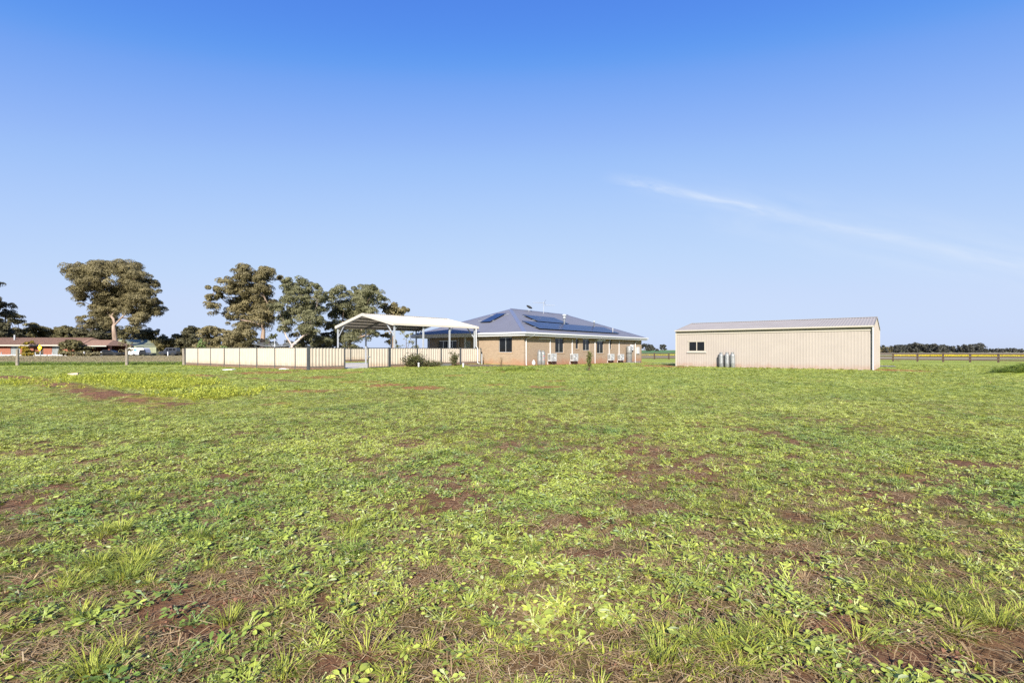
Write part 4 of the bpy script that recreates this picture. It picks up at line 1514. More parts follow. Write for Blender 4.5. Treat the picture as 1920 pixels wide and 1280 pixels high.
def vehicle(name, label, x, y, rz, prof, cabin, w, body, glass_sides, wheels, wr=.36):
    """prof: lower body side outline, cabin: upper outline (x,z); glass_sides: list of side window quads"""
    v = thing(name, label, 'car' if name != 'caravan' else 'caravan', (x, y, 0), rz)
    b = MB()

    def ext(poly, w0, w1):
        zmin, zmax = min(p[1] for p in poly), max(p[1] for p in poly)
        n = len(poly)

        def ww(z):
            return (w0 + (w1 - w0) * (z - zmin) / max(1e-6, zmax - zmin)) / 2
        vs_ = [(p[0], -ww(p[1]), p[1]) for p in poly] + [(p[0], ww(p[1]), p[1]) for p in poly]
        fs_ = [tuple(range(n)), tuple(reversed(range(n, 2 * n)))] + [((i + 1) % n, i, n + i, n + (i + 1) % n) for i in range(n)]
        b.add(vs_, fs_)
        return ww
    ext(prof, w, w)
    if cabin:
        ext(cabin, w * .97, w * .8)
    b.build('body', M[body], v)
    for q in glass_sides:
        for s in (-1, 1):
            zmid = [p[1] for p in q]
            off = [s * (w * .97 / 2 - (w * .17 / 2) * (z - (cabin[0][1] if cabin else 0)) / max(.01, (max(p[1] for p in cabin) - cabin[0][1]) if cabin else 1) + .008) if cabin else s * (w / 2 + .008) for z in zmid]
            vs_ = [(p[0], o_, p[1]) for p, o_ in zip(q, off)]
            vs_ += [(p[0], o_ - s * .02, p[1]) for p, o_ in zip(q, off)]
            n = len(q)
            g = MB().add(vs_, [tuple(range(n)), tuple(reversed(range(n, 2 * n)))] + [(i, (i + 1) % n, n + (i + 1) % n, n + i) for i in range(n)])
            g.build('window', M['blue'] if name == 'caravan' else M['glass'], v)
    for wx in wheels:
        for s in (-1, 1):
            t = MB().lathe([(wr * .6, -.1), (wr * .95, -.1), (wr, -.07), (wr, .07), (wr * .95, .1), (wr * .6, .1)], 16).build('wheel', M['tyre'], v, (wx, s * (w / 2 - .06), wr), (math.pi / 2, 0, 0))
            MB().lathe([(.02, -.09), (wr * .58, -.085), (wr * .6, .085), (.02, .09)], 12).build('rim', M['alu'], t)
    return v


def tail(v, x, w, z, m='white'):
    for s in (-1, 1):
        MB().box((x - .03, s * w * .36 - .12, z), (x + .03, s * w * .36 + .12, z + .14)).build('headlight', M[m], v)


# white ute, dark sedan, caravan, dark four wheel drive
v = vehicle('parked_ute', 'white ute parked in shade beside the gum tree trunk', (220 - 960) / F * 116, 117, math.radians(-20),
            [(0, .4), (4.6, .4), (4.7, .95), (3.9, 1.15), (1.9, 1.18), (0, 1.15)], [(1.7, 1.15), (3.9, 1.15), (3.3, 1.75), (1.9, 1.8)], 1.8, 'car_white', [[(1.95, 1.22), (3.55, 1.22), (3.15, 1.68), (2.05, 1.72)]], (.9, 3.7))
tail(v, 4.7, 1.8, .75)
v = vehicle('parked_car', 'dark sedan parked before the carport of the red house', (183 - 960) / F * 108, 108.5, math.radians(8),
            [(0, .3), (4.5, .3), (4.55, .75), (3.5, .95), (.4, 1.0), (0, .9)], [(.5, .97), (3.5, .95), (2.7, 1.42), (1.2, 1.45)], 1.75, 'car_black', [[(.9, 1.0), (3.1, 1.0), (2.6, 1.36), (1.3, 1.39)]], (.85, 3.6), .32)
tail(v, 4.53, 1.75, .6)
cv = vehicle('caravan', 'white caravan with a small blue window beside the green shed', (240 - 960) / F * 114, 114.5, math.radians(3),
             [(0, .35), (3.9, .35), (4.2, .8), (3.95, 1.6), (3.7, 1.95), (.3, 1.95), (0, 1.6)], None, 2.1, 'car_white', [[(1.7, 1.15), (2.35, 1.15), (2.35, 1.55), (1.7, 1.55)]], (1.7,), .3)
MB().beam((4.1, 0, .45), (5.2, 0, .42), .1, .08).build('tow_bar', M['dark_steel'], cv)
MB().add([(2.9, -1.3, .4), (4.6, -1.3, .4), (4.3, -1.25, 1.5), (3.1, -1.25, 1.45), (2.9, -1.15, .4), (4.6, -1.15, .4), (4.3, -1.15, 1.5), (3.1, -1.15, 1.45)], [(0, 1, 2, 3), (7, 6, 5, 4), (3, 2, 6, 7), (1, 5, 6, 2), (0, 3, 7, 4)]).build('cover', M['car_black'], cv)
v = vehicle('parked_van', 'dark navy four wheel drive parked at the edge of the paddock', (299 - 960) / F * 112, 112.5, math.radians(8),
            [(0, .5), (3.7, .5), (3.75, 1.15), (1.2, 1.2), (.1, 1.1), (-.05, .8)], [(.9, 1.15), (3.74, 1.15), (3.66, 1.95), (1.45, 1.98)], 1.85, 'car_dark', [[(1.35, 1.25), (1.95, 1.25), (1.95, 1.8), (1.6, 1.8)], [(2.05, 1.25), (2.8, 1.25), (2.8, 1.8), (2.05, 1.8)], [(2.9, 1.25), (3.55, 1.25), (3.5, 1.8), (2.9, 1.8)]], (.75, 2.95), .4)
tail(v, -.04, 1.85, .85)

# ------------------------------------------------------------------ trees


def leaf_quads(centres, size, rng, droop=.35, nrm=None):
    """one small rhombic leaf spray per centre; sprays on a clump face roughly outwards from it"""
    n = len(centres)
    if nrm is None:
        a = rng.normal(size=(n, 3))
        a[:, 2] -= droop
        a /= np.linalg.norm(a, axis=1, keepdims=True)
        b = np.cross(a, rng.normal(size=(n, 3)))
        b /= np.linalg.norm(b, axis=1, keepdims=True)
    else:
        q = nrm + rng.normal(size=(n, 3)) * .45
        q /= np.linalg.norm(q, axis=1, keepdims=True)
        a = rng.normal(size=(n, 3))
        a[:, 2] -= 1.2
        a -= q * (a * q).sum(1, keepdims=True)
        a /= np.linalg.norm(a, axis=1, keepdims=True)
        b = np.cross(q, a)
    s = size * rng.uniform(.6, 1.35, (n, 1))
    w = s * rng.uniform(.35, .6, (n, 1))
    nn = np.cross(a, b) * s * .18
    V = np.stack([centres - a * s, centres + b * w + nn, centres + a * s, centres - b * w + nn], 1).reshape(-1, 3)
    Fq = np.arange(n * 4).reshape(-1, 4)
    return V, Fq


def clump_points(clumps, dens, rng):
    """points in a set of ellipsoidal leaf clumps (x,y,z,r): thick near the shell and top, thin inside; with outward directions"""
    out, rn, nr = [], [], []
    for c in clumps:
        x, y, z, r = c[:4]
        fl = c[4] if len(c) > 4 else .72
        n = max(20, int(dens * r * r))
        k = max(5, int(7 + r * 4))
        sub = rng.normal(size=(k, 3))
        sub /= np.linalg.norm(sub, axis=1, keepdims=True)
        sub[:, 2] = np.where(rng.random(k) < .7, np.abs(sub[:, 2]), sub[:, 2])
        sub *= rng.uniform(.4, .9, (k, 1))
        pick = rng.integers(0, k, n)
        v = rng.normal(size=(n, 3))
        v /= np.linalg.norm(v, axis=1, keepdims=True)
        v[:, 2] = np.where(rng.random(n) < .55, np.abs(v[:, 2]), v[:, 2])
        v *= rng.uniform(.55, 1.0, (n, 1)) ** .6
        sr = rng.uniform(.26, .46, k)[pick][:, None]
        p = sub[pick] + v * sr
        out.append(np.stack([x + p[:, 0] * r, y + p[:, 1] * r, z + p[:, 2] * r * fl], 1))
        base = rng.uniform(.3, .6)
        tone = rng.normal(0, .1, k)[pick]
        rn.append(np.clip(base + tone + rng.normal(size=n) * .14, 0, 1))
        o_ = v + .5 * sub[pick]
        nr.append(o_ / np.linalg.norm(o_, axis=1, keepdims=True))
    return np.concatenate(out), np.concatenate(rn), np.concatenate(nr)


def grow_skeleton(base, fork, tips, r0, rng, seg=1.3):
    """trunk to the fork, then limbs grown greedily from the nearest limb to each tip; radii from what they carry"""
    nodes = [Vector(base)]
    par = [-1]
    nseg = 5
    wob = Vector((rng.uniform(-.3, .3), rng.uniform(-.3, .3), 0)) * (Vector(fork) - Vector(base)).length * .08
    for i in range(1, nseg + 1):
        t = i / nseg
        nodes.append(Vector(base).lerp(Vector(fork), t) + wob * math.sin(math.pi * t))
        par.append(len(nodes) - 2)
    plen = [0.0] * len(nodes)
    first = nseg
    for tip in sorted(tips, key=lambda p: (Vector(p) - Vector(fork)).length):
        tip = Vector(tip)
        best, bi = 1e9, first
        for i in range(first - 1, len(nodes)):
            d = tip - nodes[i]
            cost = d.length + .35 * plen[i] + (2.5 * max(0, nodes[i].z - tip.z))
            if cost < best:
                best, bi = cost, i
        st = nodes[bi]
        L = (tip - st).length
        k = max(2, int(L / seg))
        bend = Vector((rng.uniform(-1, 1), rng.uniform(-1, 1), rng.uniform(-.2, 1.0))) * L * .1
        prev = bi
        for j in range(1, k + 1):
            t = j / k
            nodes.append(st.lerp(tip, t) + bend * math.sin(math.pi * t) + Vector((rng.uniform(-1, 1), rng.uniform(-1, 1), rng.uniform(-1, 1))) * .06 * seg * (j < k))
            par.append(prev)
            plen.append(plen[prev] + L / k)
            prev = len(nodes) - 1
    area = [0.0] * len(nodes)
    kids = [[] for _ in nodes]
    for i, p in enumerate(par):
        if p >= 0:
            kids[p].append(i)
    for i in range(len(nodes) - 1, -1, -1):
        area[i] += 1.0 if not kids[i] else 0.0
        if par[i] >= 0:
            area[par[i]] += area[i] + .04
    mx = area[0]
    rad = [max(.03, r0 * .8 * (a / mx) ** .6) for a in area]
    for i in range(nseg):
        rad[i] = max(rad[i], r0 * (1.25 - .25 * i / nseg)) if i else r0 * 1.45
    b = MB()
    done = set()
    for i in range(len(nodes)):
        if kids[i]:
            for kc in kids[i]:
                if kc in done:
                    continue
                ch, cr = [nodes[i]], [min(rad[i], rad[kc] * 1.15)]
                cur = kc
                while True:
                    done.add(cur)
                    ch.append(nodes[cur])
                    cr.append(rad[cur])
                    if not kids[cur]:
                        break
                    nx = max(kids[cur], key=lambda q: rad[q])
                    cur = nx
                b.tube(ch, cr, 7, caps=False)
    return b


def tree(name, label, base, fork_h, clumps, r0, bark, leaf, dens=160, lsize=.3, group=None, lean=(0, 0), cat='tree', seed=1):
    """thing with trunk (and limbs) and crown; clump centres are metres from the trunk foot"""
    rng = np.random.default_rng(seed)
    t = thing(name, label, cat, base, 0, group)
    tips = [(c[0], c[1], c[2] - c[3] * .1) for c in clumps if c[2] > fork_h * 1.3 + .3 and c[3] > .55 * min(1.0, clumps[0][3])]
    sk = grow_skeleton((0, 0, -.2), (lean[0], lean[1], fork_h), tips, r0, rng)
    sk.build('trunk', M[bark], t)
    P, rn, nr = clump_points(clumps, dens, rng)
    V_, F_ = leaf_quads(P, lsize, rng, nrm=nr)
    link('crown', fast_mesh('crown', V_, F_, M[leaf], {'rnd': ('FACE', rn)}), t)
    return t


def from_px(lst, bx, d, seed, spread=.8, squeeze=.97):
    """clump outlines measured in the picture become clumps of real depth around the trunk foot at distance d"""
    rng = np.random.default_rng(seed)
    k = d / F
    out = []
    xs, ys_ = [p[0] for p in lst], [p[1] for p in lst]
    mx, my, w = sum(xs) / len(xs), sum(ys_) / len(ys_) + 12, (max(xs) - min(xs)) * .5
    for px, py, r in lst:
        core = max(0, 1 - math.hypot((px - mx) / w, (py - my) / w))
        y = rng.uniform(-1, 1) * spread * 4.0
        y = abs(y) + 1.3 if core > .38 else y          # limbs show before the inner clumps
        out.append((((px - mx) * squeeze + mx - bx) * k, y, CAMH + (HZ - py - 1.5) * k, r * k * 1.5, .8))
    return out


def crop1(lst):
    return [(x / 5.82, 480 + y / 5.82, r / 5.82) for x, y, r in lst]


def crop2(lst):
    return [(320 + x / 5.82, 480 + y / 5.82, r / 5.82) for x, y, r in lst]


d = 115
cl = crop1([(1280, 130, 115), (1060, 140, 95), (1180, 120, 80), (900, 190, 90), (1380, 170, 80), (1150, 240, 130), (830, 270, 65), (960, 320, 120), (1300, 300, 120), (1500, 245, 95),
            (1610, 310, 80), (1460, 380, 120), (850, 375, 75), (750, 455, 65), (1100, 430, 90), (1600, 500, 85), (1690, 570, 60), (1530, 560, 100), (1350, 500, 80), (950, 560, 75),
            (1060, 600, 90), (930, 660, 85), (870, 735, 55), (1450, 640, 90), (1590, 680, 60), (1000, 470, 60), (1650, 400, 60), (1180, 380, 70), (900, 780, 45), (1000, 700, 75), (1090, 740, 60), (830, 690, 45), (1380, 700, 70), (1500, 700, 60), (1560, 740, 35), (1640, 620, 60), (1420, 470, 80), (1700, 500, 50), (1100, 370, 90), (1240, 430, 90), (1050, 510, 85), (1160, 520, 70), (1000, 580, 75), (1330, 600, 70), (1010, 430, 80)])
tree('gum_tree', 'tall spreading gum tree with pale forked trunk standing alone by the red house', ((216 - 960) / F * d, d, 0), 7.0, from_px(cl, 216, d, 4, squeeze=.89), .46, 'bark_gum', 'leaf_gum', 720, .135, 'big gum trees', lean=(-.4, 0), seed=5)
d = 88
cl = crop2([(830, 165, 75), (960, 165, 75), (1090, 205, 70), (1160, 230, 45), (750, 235, 70), (880, 260, 110), (1010, 270, 90), (620, 310, 70), (560, 390, 70), (720, 370, 100), (880, 400, 110), (1030, 400, 80),
            (500, 485, 50), (530, 575, 60), (640, 480, 90), (650, 600, 90), (800, 520, 100), (950, 560, 100), (1070, 530, 80), (620, 680, 65), (700, 730, 85), (880, 690, 105), (1020, 670, 95), (790, 820, 85), (900, 890, 90),
            (760, 920, 60), (650, 400, 75), (600, 520, 55), (720, 580, 75), (560, 450, 45), (800, 450, 80), (960, 480, 70), (850, 600, 80)])
tree('gum_tree', 'tallest brown-green gum tree of the clump behind the cream fence', ((490 - 960) / F * d, d, 0), 5.0, from_px(cl, 490, d, 8), .38, 'bark_gum', 'leaf_gum', 760, .125, 'big gum trees', lean=(.3, .2), seed=6)
d = 84
cl = crop2([(1230, 310, 70), (1290, 295, 50), (1400, 315, 75), (1520, 325, 65), (1590, 395, 55), (1250, 400, 85), (1200, 490, 75), (1330, 470, 95), (1480, 420, 70), (1630, 460, 45), (1150, 570, 70), (1290, 580, 85),
            (1440, 550, 85), (1560, 590, 75), (1130, 700, 65), (1240, 730, 75), (1400, 690, 75), (1520, 730, 75), (1600, 690, 70), (1430, 830, 75), (1550, 830, 85), (1180, 800, 55), (1500, 930, 70), (1620, 930, 70), (1400, 390, 60), (1540, 480, 65), (1350, 600, 70), (1480, 640, 70), (1200, 640, 60), (1330, 760, 50)])
tree('gum_tree', 'grey-green gum tree with several thin white stems behind the fence corner', ((548 - 960) / F * d, d, 0), 2.2, from_px(cl, 548, d, 9), .3, 'bark_pale', 'leaf_gum_green', 760, .12, 'big gum trees', lean=(-.1, .1), seed=7)
d = 92
cl = [(680, 546, 16), (642, 553, 14), (662, 552, 15), (704, 553, 14), (716, 562, 10), (626, 563, 12), (640, 576, 17), (664, 572, 17), (690, 570, 15), (620, 590, 15), (650, 596, 18), (676, 592, 16), (628, 616, 16),
      (655, 616, 17), (640, 634, 15), (682, 602, 15), (672, 625, 15), (692, 622, 13), (704, 588, 12), (618, 640, 12), (662, 640, 14)]
tree('gum_tree', 'dark-leaved gum tree rising directly behind the carport roof', ((656 - 960) / F * d, d, 0), 3.0, from_px(cl, 656, d, 10), .36, 'bark_gum', 'leaf_gum_green', 760, .125, 'big gum trees', seed=8)
d = 97
cl = [(741, 580, 9), (755, 581, 8), (748, 589, 11), (733, 588, 8), (722, 577, 7), (735, 604, 9), (722, 612, 8), (752, 603, 7), (719, 630, 8), (730, 641, 8)]
tree('gum_tree', 'thin gum tree whose top shows above the carport ridge', ((736 - 960) / F * d, d, 0), 3.5, from_px(cl, 736, d, 12), .22, 'bark_gum', 'leaf_gum', 260, .26, 'big gum trees', seed=9)
d = 80
cl = [(748, 622, 5), (756, 630, 6), (764, 640, 5), (775, 627, 5), (784, 618, 5), (770, 652, 6), (745, 650, 6), (790, 650, 4)]
tree('young_tree', 'sparse twiggy young tree seen under the carport roof', ((762 - 960) / F * d, d, 0), 1.2, from_px(cl, 762, d, 13), .08, 'bark_dark', 'leaf_gum_green', 130, .16, seed=10)


def bush_tree(name, label, cx, top, w, d, leaf='leaf_dark', dens=150, ls=.34, bark='bark_dark', flat=.75, low=.25, seed=0, group='trees behind the paddock', n=None, trunk_h=.25, cat='tree'):
    """background tree grown inside a domed envelope given by its outline in metres"""
    rng = np.random.default_rng(seed + 100)
    k = d / F
    H = CAMH + (HZ - top) * k
    W = w * k / 2
    cr = max(.5, min(W, H) * .4)
    n = n or int(12 + 12 * min(1.5, W / 4))
    clumps = []
    for i in range(n):
        a = rng.uniform(0, 2 * math.pi)
        q = rng.uniform(0, 1)
        zz = low + (1 - low) * q
        prof = math.sqrt(max(.05, 1 - ((zz - .5) / .55) ** 2)) if q < .6 else math.sqrt(max(.04, 1 - ((q - .45) / .58) ** 2))
        rad = W * prof * rng.uniform(.45, .85)
        r = cr * rng.uniform(.65, 1.1)
        clumps.append((rad * math.cos(a), rad * math.sin(a) * .8, max(r * .5, zz * H - r * .6), r, flat))
    return tree(name, label, ((cx - 960) / F * d, d, 0), H * trunk_h, clumps, max(.05, .03 * H), bark, leaf, dens, ls, group, seed=seed, cat=cat)


BG = [
    ('gum_tree', 'gum tree cut by the picture edge, its tip above the brick house flue', -28, 520, 82, 118, 'leaf_dark', .3),
    ('dark_tree', 'dense dark tree rising behind the flue of the red house', 16, 584, 56, 138, 'leaf_dark', .3),
    ('acacia_tree', 'broad dark tree behind the middle of the terracotta roof', 62, 604, 56, 146, 'leaf_olive', .35),
    ('wispy_tree', 'thin wispy tree with sky showing through, behind the yellow shrub', 100, 620, 42, 160, 'leaf_olive', .6),
    ('acacia_tree', 'flat-topped tree spreading behind the end of the long tiled roof', 130, 611, 52, 150, 'leaf_olive', .5),
    ('dark_tree', 'large dark tree directly behind the lone gum tree trunk', 182, 598, 74, 132, 'leaf_dark', .1),
    ('acacia_tree', 'olive tree above the green shed roof', 240, 610, 62, 136, 'leaf_olive', .15),
    ('acacia_tree', 'olive tree behind the green screen fence', 285, 616, 58, 130, 'leaf_olive', .1),
    ('acacia_tree', 'rounded olive tree behind the dark four wheel drive', 326, 625, 54, 128, 'leaf_olive', .1),
    ('acacia_tree', 'dark tree standing behind the outer end of the cream fence', 358, 611, 54, 126, 'leaf_dark', .1),
    ('acacia_tree', 'broad brown-green tree between the fence end and the gum clump', 408, 605, 80, 112, 'leaf_gum', .08),
    ('acacia_tree', 'low brown tree under the tallest gum tree', 448, 622, 60, 100, 'leaf_gum', .08),
]
for i, (nm, lb, cx, tp, w, d, lf, lo) in enumerate(BG):
    bush_tree(nm, lb, cx, tp, w * 1.15, d, lf, low=lo * .7, seed=20 + i, dens=340 if nm != 'wispy_tree' else 110, ls=.19)
bush_tree('lime_bush', 'pale lime green bush against dark trees over the cream fence', 378, 636, 18, 105, 'leaf_lime', ls=.22, low=.1, seed=41, group=None, cat='bush')
bush_tree('dark_shrub', 'deep green rounded shrub below the tall gum clump', 508, 622, 30, 76, 'leaf_shrub', ls=.2, low=.05, seed=42, group=None, cat='bush')
bush_tree('understorey_tree', 'dark low tree filling the gap under the tallest gum and the clothes hoist', 478, 628, 52, 94, 'leaf_dark', dens=340, ls=.17, low=.02, seed=51, group='low trees under the gum clump')
bush_tree('understorey_tree', 'dark low tree behind the white-stemmed gum and the fence corner', 575, 612, 62, 95, 'leaf_dark', dens=340, ls=.17, low=.02, seed=52, group='low trees under the gum clump')
bush_tree('understorey_tree', 'dark low tree just outside the near end of the carport', 622, 606, 52, 99, 'leaf_dark', dens=340, ls=.17, low=.02, seed=53, group='low trees under the gum clump')
bush_tree('lime_bush', 'low grey-green bush at the foot of the gum clump', 421, 648, 26, 90, 'leaf_lime', ls=.2, low=.05, seed=43, group=None, cat='bush')
bush_tree('yellow_shrub', 'rounded golden yellow shrub in front of the red brick house', 56, 639, 34, 107, 'leaf_yellow', dens=420, ls=.17, low=.02, seed=44, group=None, n=24, trunk_h=.1, cat='shrub')
bush_tree('olive_shrub', 'wide olive green shrub in front of the red house by its carport', 139, 637, 52, 106, 'leaf_olive', dens=330, ls=.22, low=.12, seed=45, group=None, n=22, trunk_h=.15, cat='shrub')
bush_tree('brown_shrub', 'low brownish straggly shrub at the foot of the wide olive shrub', 152, 655, 34, 104, 'leaf_gum', dens=170, ls=.2, low=.02, seed=46, group=None, trunk_h=.1, cat='shrub')
bush_tree('brown_shrub', 'low grey-brown shrub beside the white marker post and dark car', 176, 658, 30, 103.4, 'leaf_gum', dens=150, ls=.2, low=.02, seed=47, group=None, trunk_h=.1, cat='shrub')
bush_tree('young_tree', 'small bare-looking young tree behind the middle paddock post', 236, 634, 26, 70, 'leaf_gum', dens=45, ls=.13, low=.45, seed=48, group=None, trunk_h=.5)
# far trees on the right-hand horizon
FAR = [('open dark tree on the horizon just past the brick house corner', 1208, 643, 12, 560, .35), ('rounded dark tree on the horizon beside the brick house', 1219, 645, 18, 600, .15),
       ('tiny dark bush on the horizon between house and shed', 1232, 654, 8, 640, .05), ('lone dark tree on the horizon close to the beige shed', 1243, 645.5, 13, 590, .35)]
for i, (lb, cx, tp, w, d, lo) in enumerate(FAR):
    bush_tree('distant_tree', lb, cx, tp, w, d, 'leaf_far', dens=26, ls=.75, low=lo, seed=60 + i, group='lone trees on the horizon')
bush_tree('brown_tree', 'dull brown bushy tree at the shed end of the far woodland', 1664, 651, 34, 260, 'leaf_gum', dens=60, ls=.5, low=.02, seed=70, group=None)
rng = np.random.default_rng(5)
cl = []
x = 1645.0
while x < 1990:
    d = rng.uniform(245, 290)
    top = 646.5 + 2.5 * math.sin(x * .05) + rng.uniform(-1.5, 2.5) if x < 1838 else 653.5 + rng.uniform(-1, 1.5)
    k = d / F
    H = CAMH + (HZ - top) * k
    r = rng.uniform(.28, .42) * H
    for q in range(3):
        cl.append(((x - 960) * k + rng.uniform(-1, 1), d + rng.uniform(-3, 3), H * (.22 + .3 * q), r * (1.25 - .25 * q), .8))
    x += rng.uniform(1.5, 3.4)
P, rn, nr = clump_points(cl, 90, rng)
V_, F_ = leaf_quads(P, .34, rng, nrm=nr)
o = link('far_woodland', fast_mesh('far_woodland', V_, F_, M['leaf_far'], {'rnd': ('FACE', rn)}))
tag(o, 'dark band of far woodland beyond the rail fence', 'woodland', kind='stuff')
# small trees and scrub behind the far end of the paddock, and a low dark belt behind the gums
cl = []
for x in np.arange(-60, 700, 9.0):
    d = 240 + rng.uniform(-20, 30)
    k = d / F
    H = rng.uniform(3.5, 7.5) * (1 if x < 620 else .45)
    cl.append(((x - 960) * k, d, H * .55, H * .48, .85))
P, rn, nr = clump_points(cl, 60, rng)
V_, F_ = leaf_quads(P, .5, rng, nrm=nr)
o = link('far_scrub', fast_mesh('far_scrub', V_, F_, M['leaf_far'], {'rnd': ('FACE', rn)}))
tag(o, 'low far belt of scrub behind the neighbouring houses', 'scrub', kind='stuff')

# ------------------------------------------------------------------ garden shrubs


def shrub(name, label, x, y, w, h, leaf, nst, nleaf, ls, seed, lean=0.0, upright=.5, cat='shrub', skew=0):
    rng = np.random.default_rng(seed)
    z = tz(x, y)
    t = thing(name, label, cat, (x, y, z))
    b = MB()
    pts, rn = [], []
    for i in range(nst):
        a = rng.uniform(0, 2 * math.pi)
        q = rng.uniform(.15, 1)
        ex, ey = math.cos(a) * w / 2 * q + skew * rng.uniform(0, 1), math.sin(a) * w / 3 * q
        hz_ = h * (1 - upright * q * q) * rng.uniform(.6, 1.05)
        p0 = Vector((ex * .25, ey * .25, -.05))
        p2 = Vector((ex + lean * hz_, ey, hz_))
        p1 = p0.lerp(p2, .5) + Vector((0, 0, hz_ * .12))
        b.tube([p0, p1, p2], [.014, .01, .005], 5, caps=False)
        for j in range(nleaf):
            tt = rng.uniform(.25, 1.03)
            p = p0.lerp(p1, tt * 2) if tt < .5 else p1.lerp(p2, tt * 2 - 1)
            pts.append(np.array(p) + rng.normal(size=3) * (.05 + .02 * w))
            rn.append(min(1, max(0, rng.normal(.45, .25))))
    b.build('stems', M['twig'], t)
    V_, F_ = leaf_quads(np.array(pts), ls, rng, 0)
    V_[:, 2] = np.maximum(V_[:, 2], -.02)
    link('foliage', fast_mesh('foliage', V_, F_, M[leaf], {'rnd': ('FACE', np.array(rn))}), t)
    return t


def at(px, d):
    return (px - 960) / F * d, d


x, y = at(772, 38.6)
shrub('garden_shrub', 'wide straggly green shrub with reddish tips against the cream fence', x, y, 2.5, 1.15, 'leaf_shrub', 60, 44, .06, 3, upright=.35, skew=.2)
x, y = at(808, 38.9)
shrub('garden_shrub', 'low trailing shrub spreading from the wide shrub along the fence', x, y, 2.3, .5, 'leaf_shrub', 38, 34, .055, 4, upright=.5)
x, y = at(850, 40.3)
shrub('rose_bush', 'upright dark-leaved bush beside the grey garden edging', x, y, 1.1, 1.28, 'leaf_shrub', 22, 40, .06, 5, upright=.25)
x, y = at(1105, 32.4)
shrub('sapling', 'slender leafy sapling in the lawn before the brick house', x, y, .42, 1.28, 'leaf_sapling', 14, 48, .05, 6, upright=.12, cat='sapling')
x, y = at(939.5, 38.3)
shrub('brown_sapling', 'thin brown nearly leafless sapling before the house window', x, y, .4, .82, 'leaf_gum', 6, 14, .035, 7, upright=.1, cat='sapling')
x, y = at(905, 43.6)
shrub('twig_plant', 'thin leaning twig with few leaves where fence meets house', x, y, .3, 1.0, 'leaf_shrub', 4, 9, .04, 8, lean=.18, upright=.1, cat='plant')

# ------------------------------------------------------------------ ground cover


def blade_strip(V, Fc, rn, p, dirv, side, L, w, lift, rng, r, nseg=3):
    """a tapering, arching blade"""
    n0 = len(V)
    for i in range(nseg + 1):
        t = i / nseg
        c = p + dirv * (L * t) + np.array([0, 0, lift * (t - .62 * t * t)])
        ww = w * (1 - t) ** .7 * .5 + .0004
        V.append(c - side * ww)
        V.append(c + side * ww)
    for i in range(nseg):
        Fc.append((n0 + 2 * i, n0 + 2 * i + 1, n0 + 2 * i + 3, n0 + 2 * i + 2))
        rn.append(r)


def tuft_mesh(name, nb, hmin, hmax, spread, w, m, seed, flat=1.0, base=.02):
    rng = np.random.default_rng(seed)
    V, Fc, rn = [], [], []
    for i in range(nb):
        a = rng.uniform(0, 2 * math.pi)
        out = rng.uniform(.15, 1.0) * spread
        L = rng.uniform(hmin, hmax)
        p = np.array([math.cos(a) * base * rng.uniform(0, 1.5), math.sin(a) * base * rng.uniform(0, 1.5), -.004])
        dv = np.array([math.cos(a) * out, math.sin(a) * out, 0])
        sd = np.array([-math.sin(a), math.cos(a), 0])
        lift = L * 1.6 * flat
        blade_strip(V, Fc, rn, p, dv, sd, L, w * rng.uniform(.7, 1.3), lift, rng, float(np.clip(rng.normal(.5, .25), 0, 1)))
    return fast_mesh(name, np.array(V), np.array(Fc), m, {'rnd': ('FACE', np.array(rn))})


def rosette_mesh(name, nl, Lm, wl, m, seed, up=.5, pet=.05):
    """broad-leaved weed: oval blades folded along the midrib on short stalks"""
    rng = np.random.default_rng(seed)
    V, Fc, rn = [], [], []
    for i in range(nl):
        a = rng.uniform(0, 2 * math.pi)
        tilt = rng.uniform(.0, .75) * up + .05
        stalk = pet * rng.uniform(.5, 1.9)
        L = Lm * rng.uniform(.6, 1.3)
        w = wl * rng.uniform(.7, 1.25)
        h = np.array([math.cos(a), math.sin(a), 0])
        s = np.array([-math.sin(a), math.cos(a), 0])
        f = h * math.cos(tilt) + np.array([0, 0, math.sin(tilt)])
        roll = rng.normal(0, .45)
        up_ = np.cross(f, s)
        if up_[2] < 0:
            up_ = -up_
        s2 = s * math.cos(roll) + up_ * math.sin(roll)
        root = np.array([rng.normal(0, .012), rng.normal(0, .012), .002])
        lift = .012 + stalk * rng.uniform(.15, .75) * up * 1.6
        b0 = root + h * stalk + np.array([0, 0, lift])
        r = float(np.clip(rng.normal(.5, .22), 0, 1))
        n0 = len(V)
        V += [root - s * .0016, root + s * .0016, b0 + s * .0016, b0 - s * .0016]
        Fc.append((n0, n0 + 1, n0 + 2, n0 + 3))
        rn.append(min(1, r + .25))
        n0 = len(V)
        droop = rng.uniform(.1, .5)
        up3 = np.cross(f, s2)
        if up3[2] < 0:
            up3 = -up3
        for t, ww in ((0, .12), (.3, .85), (.65, 1.0), (.9, .6), (1.0, .12)):
            c = b0 + f * (L * t) - np.array([0, 0, droop * L * t * t * .5])
            V += [c - s2 * w * .5 * ww + up3 * w * .12 * ww, c.copy(), c + s2 * w * .5 * ww + up3 * w * .12 * ww]
        for j in range(4):
            q = n0 + 3 * j
            Fc += [(q, q + 1, q + 4, q + 3), (q + 1, q + 2, q + 5, q + 4)]
            rn += [r, min(1, r + .06)]
    return fast_mesh(name, np.array(V), np.array(Fc), m, {'rnd': ('FACE', np.array(rn))})


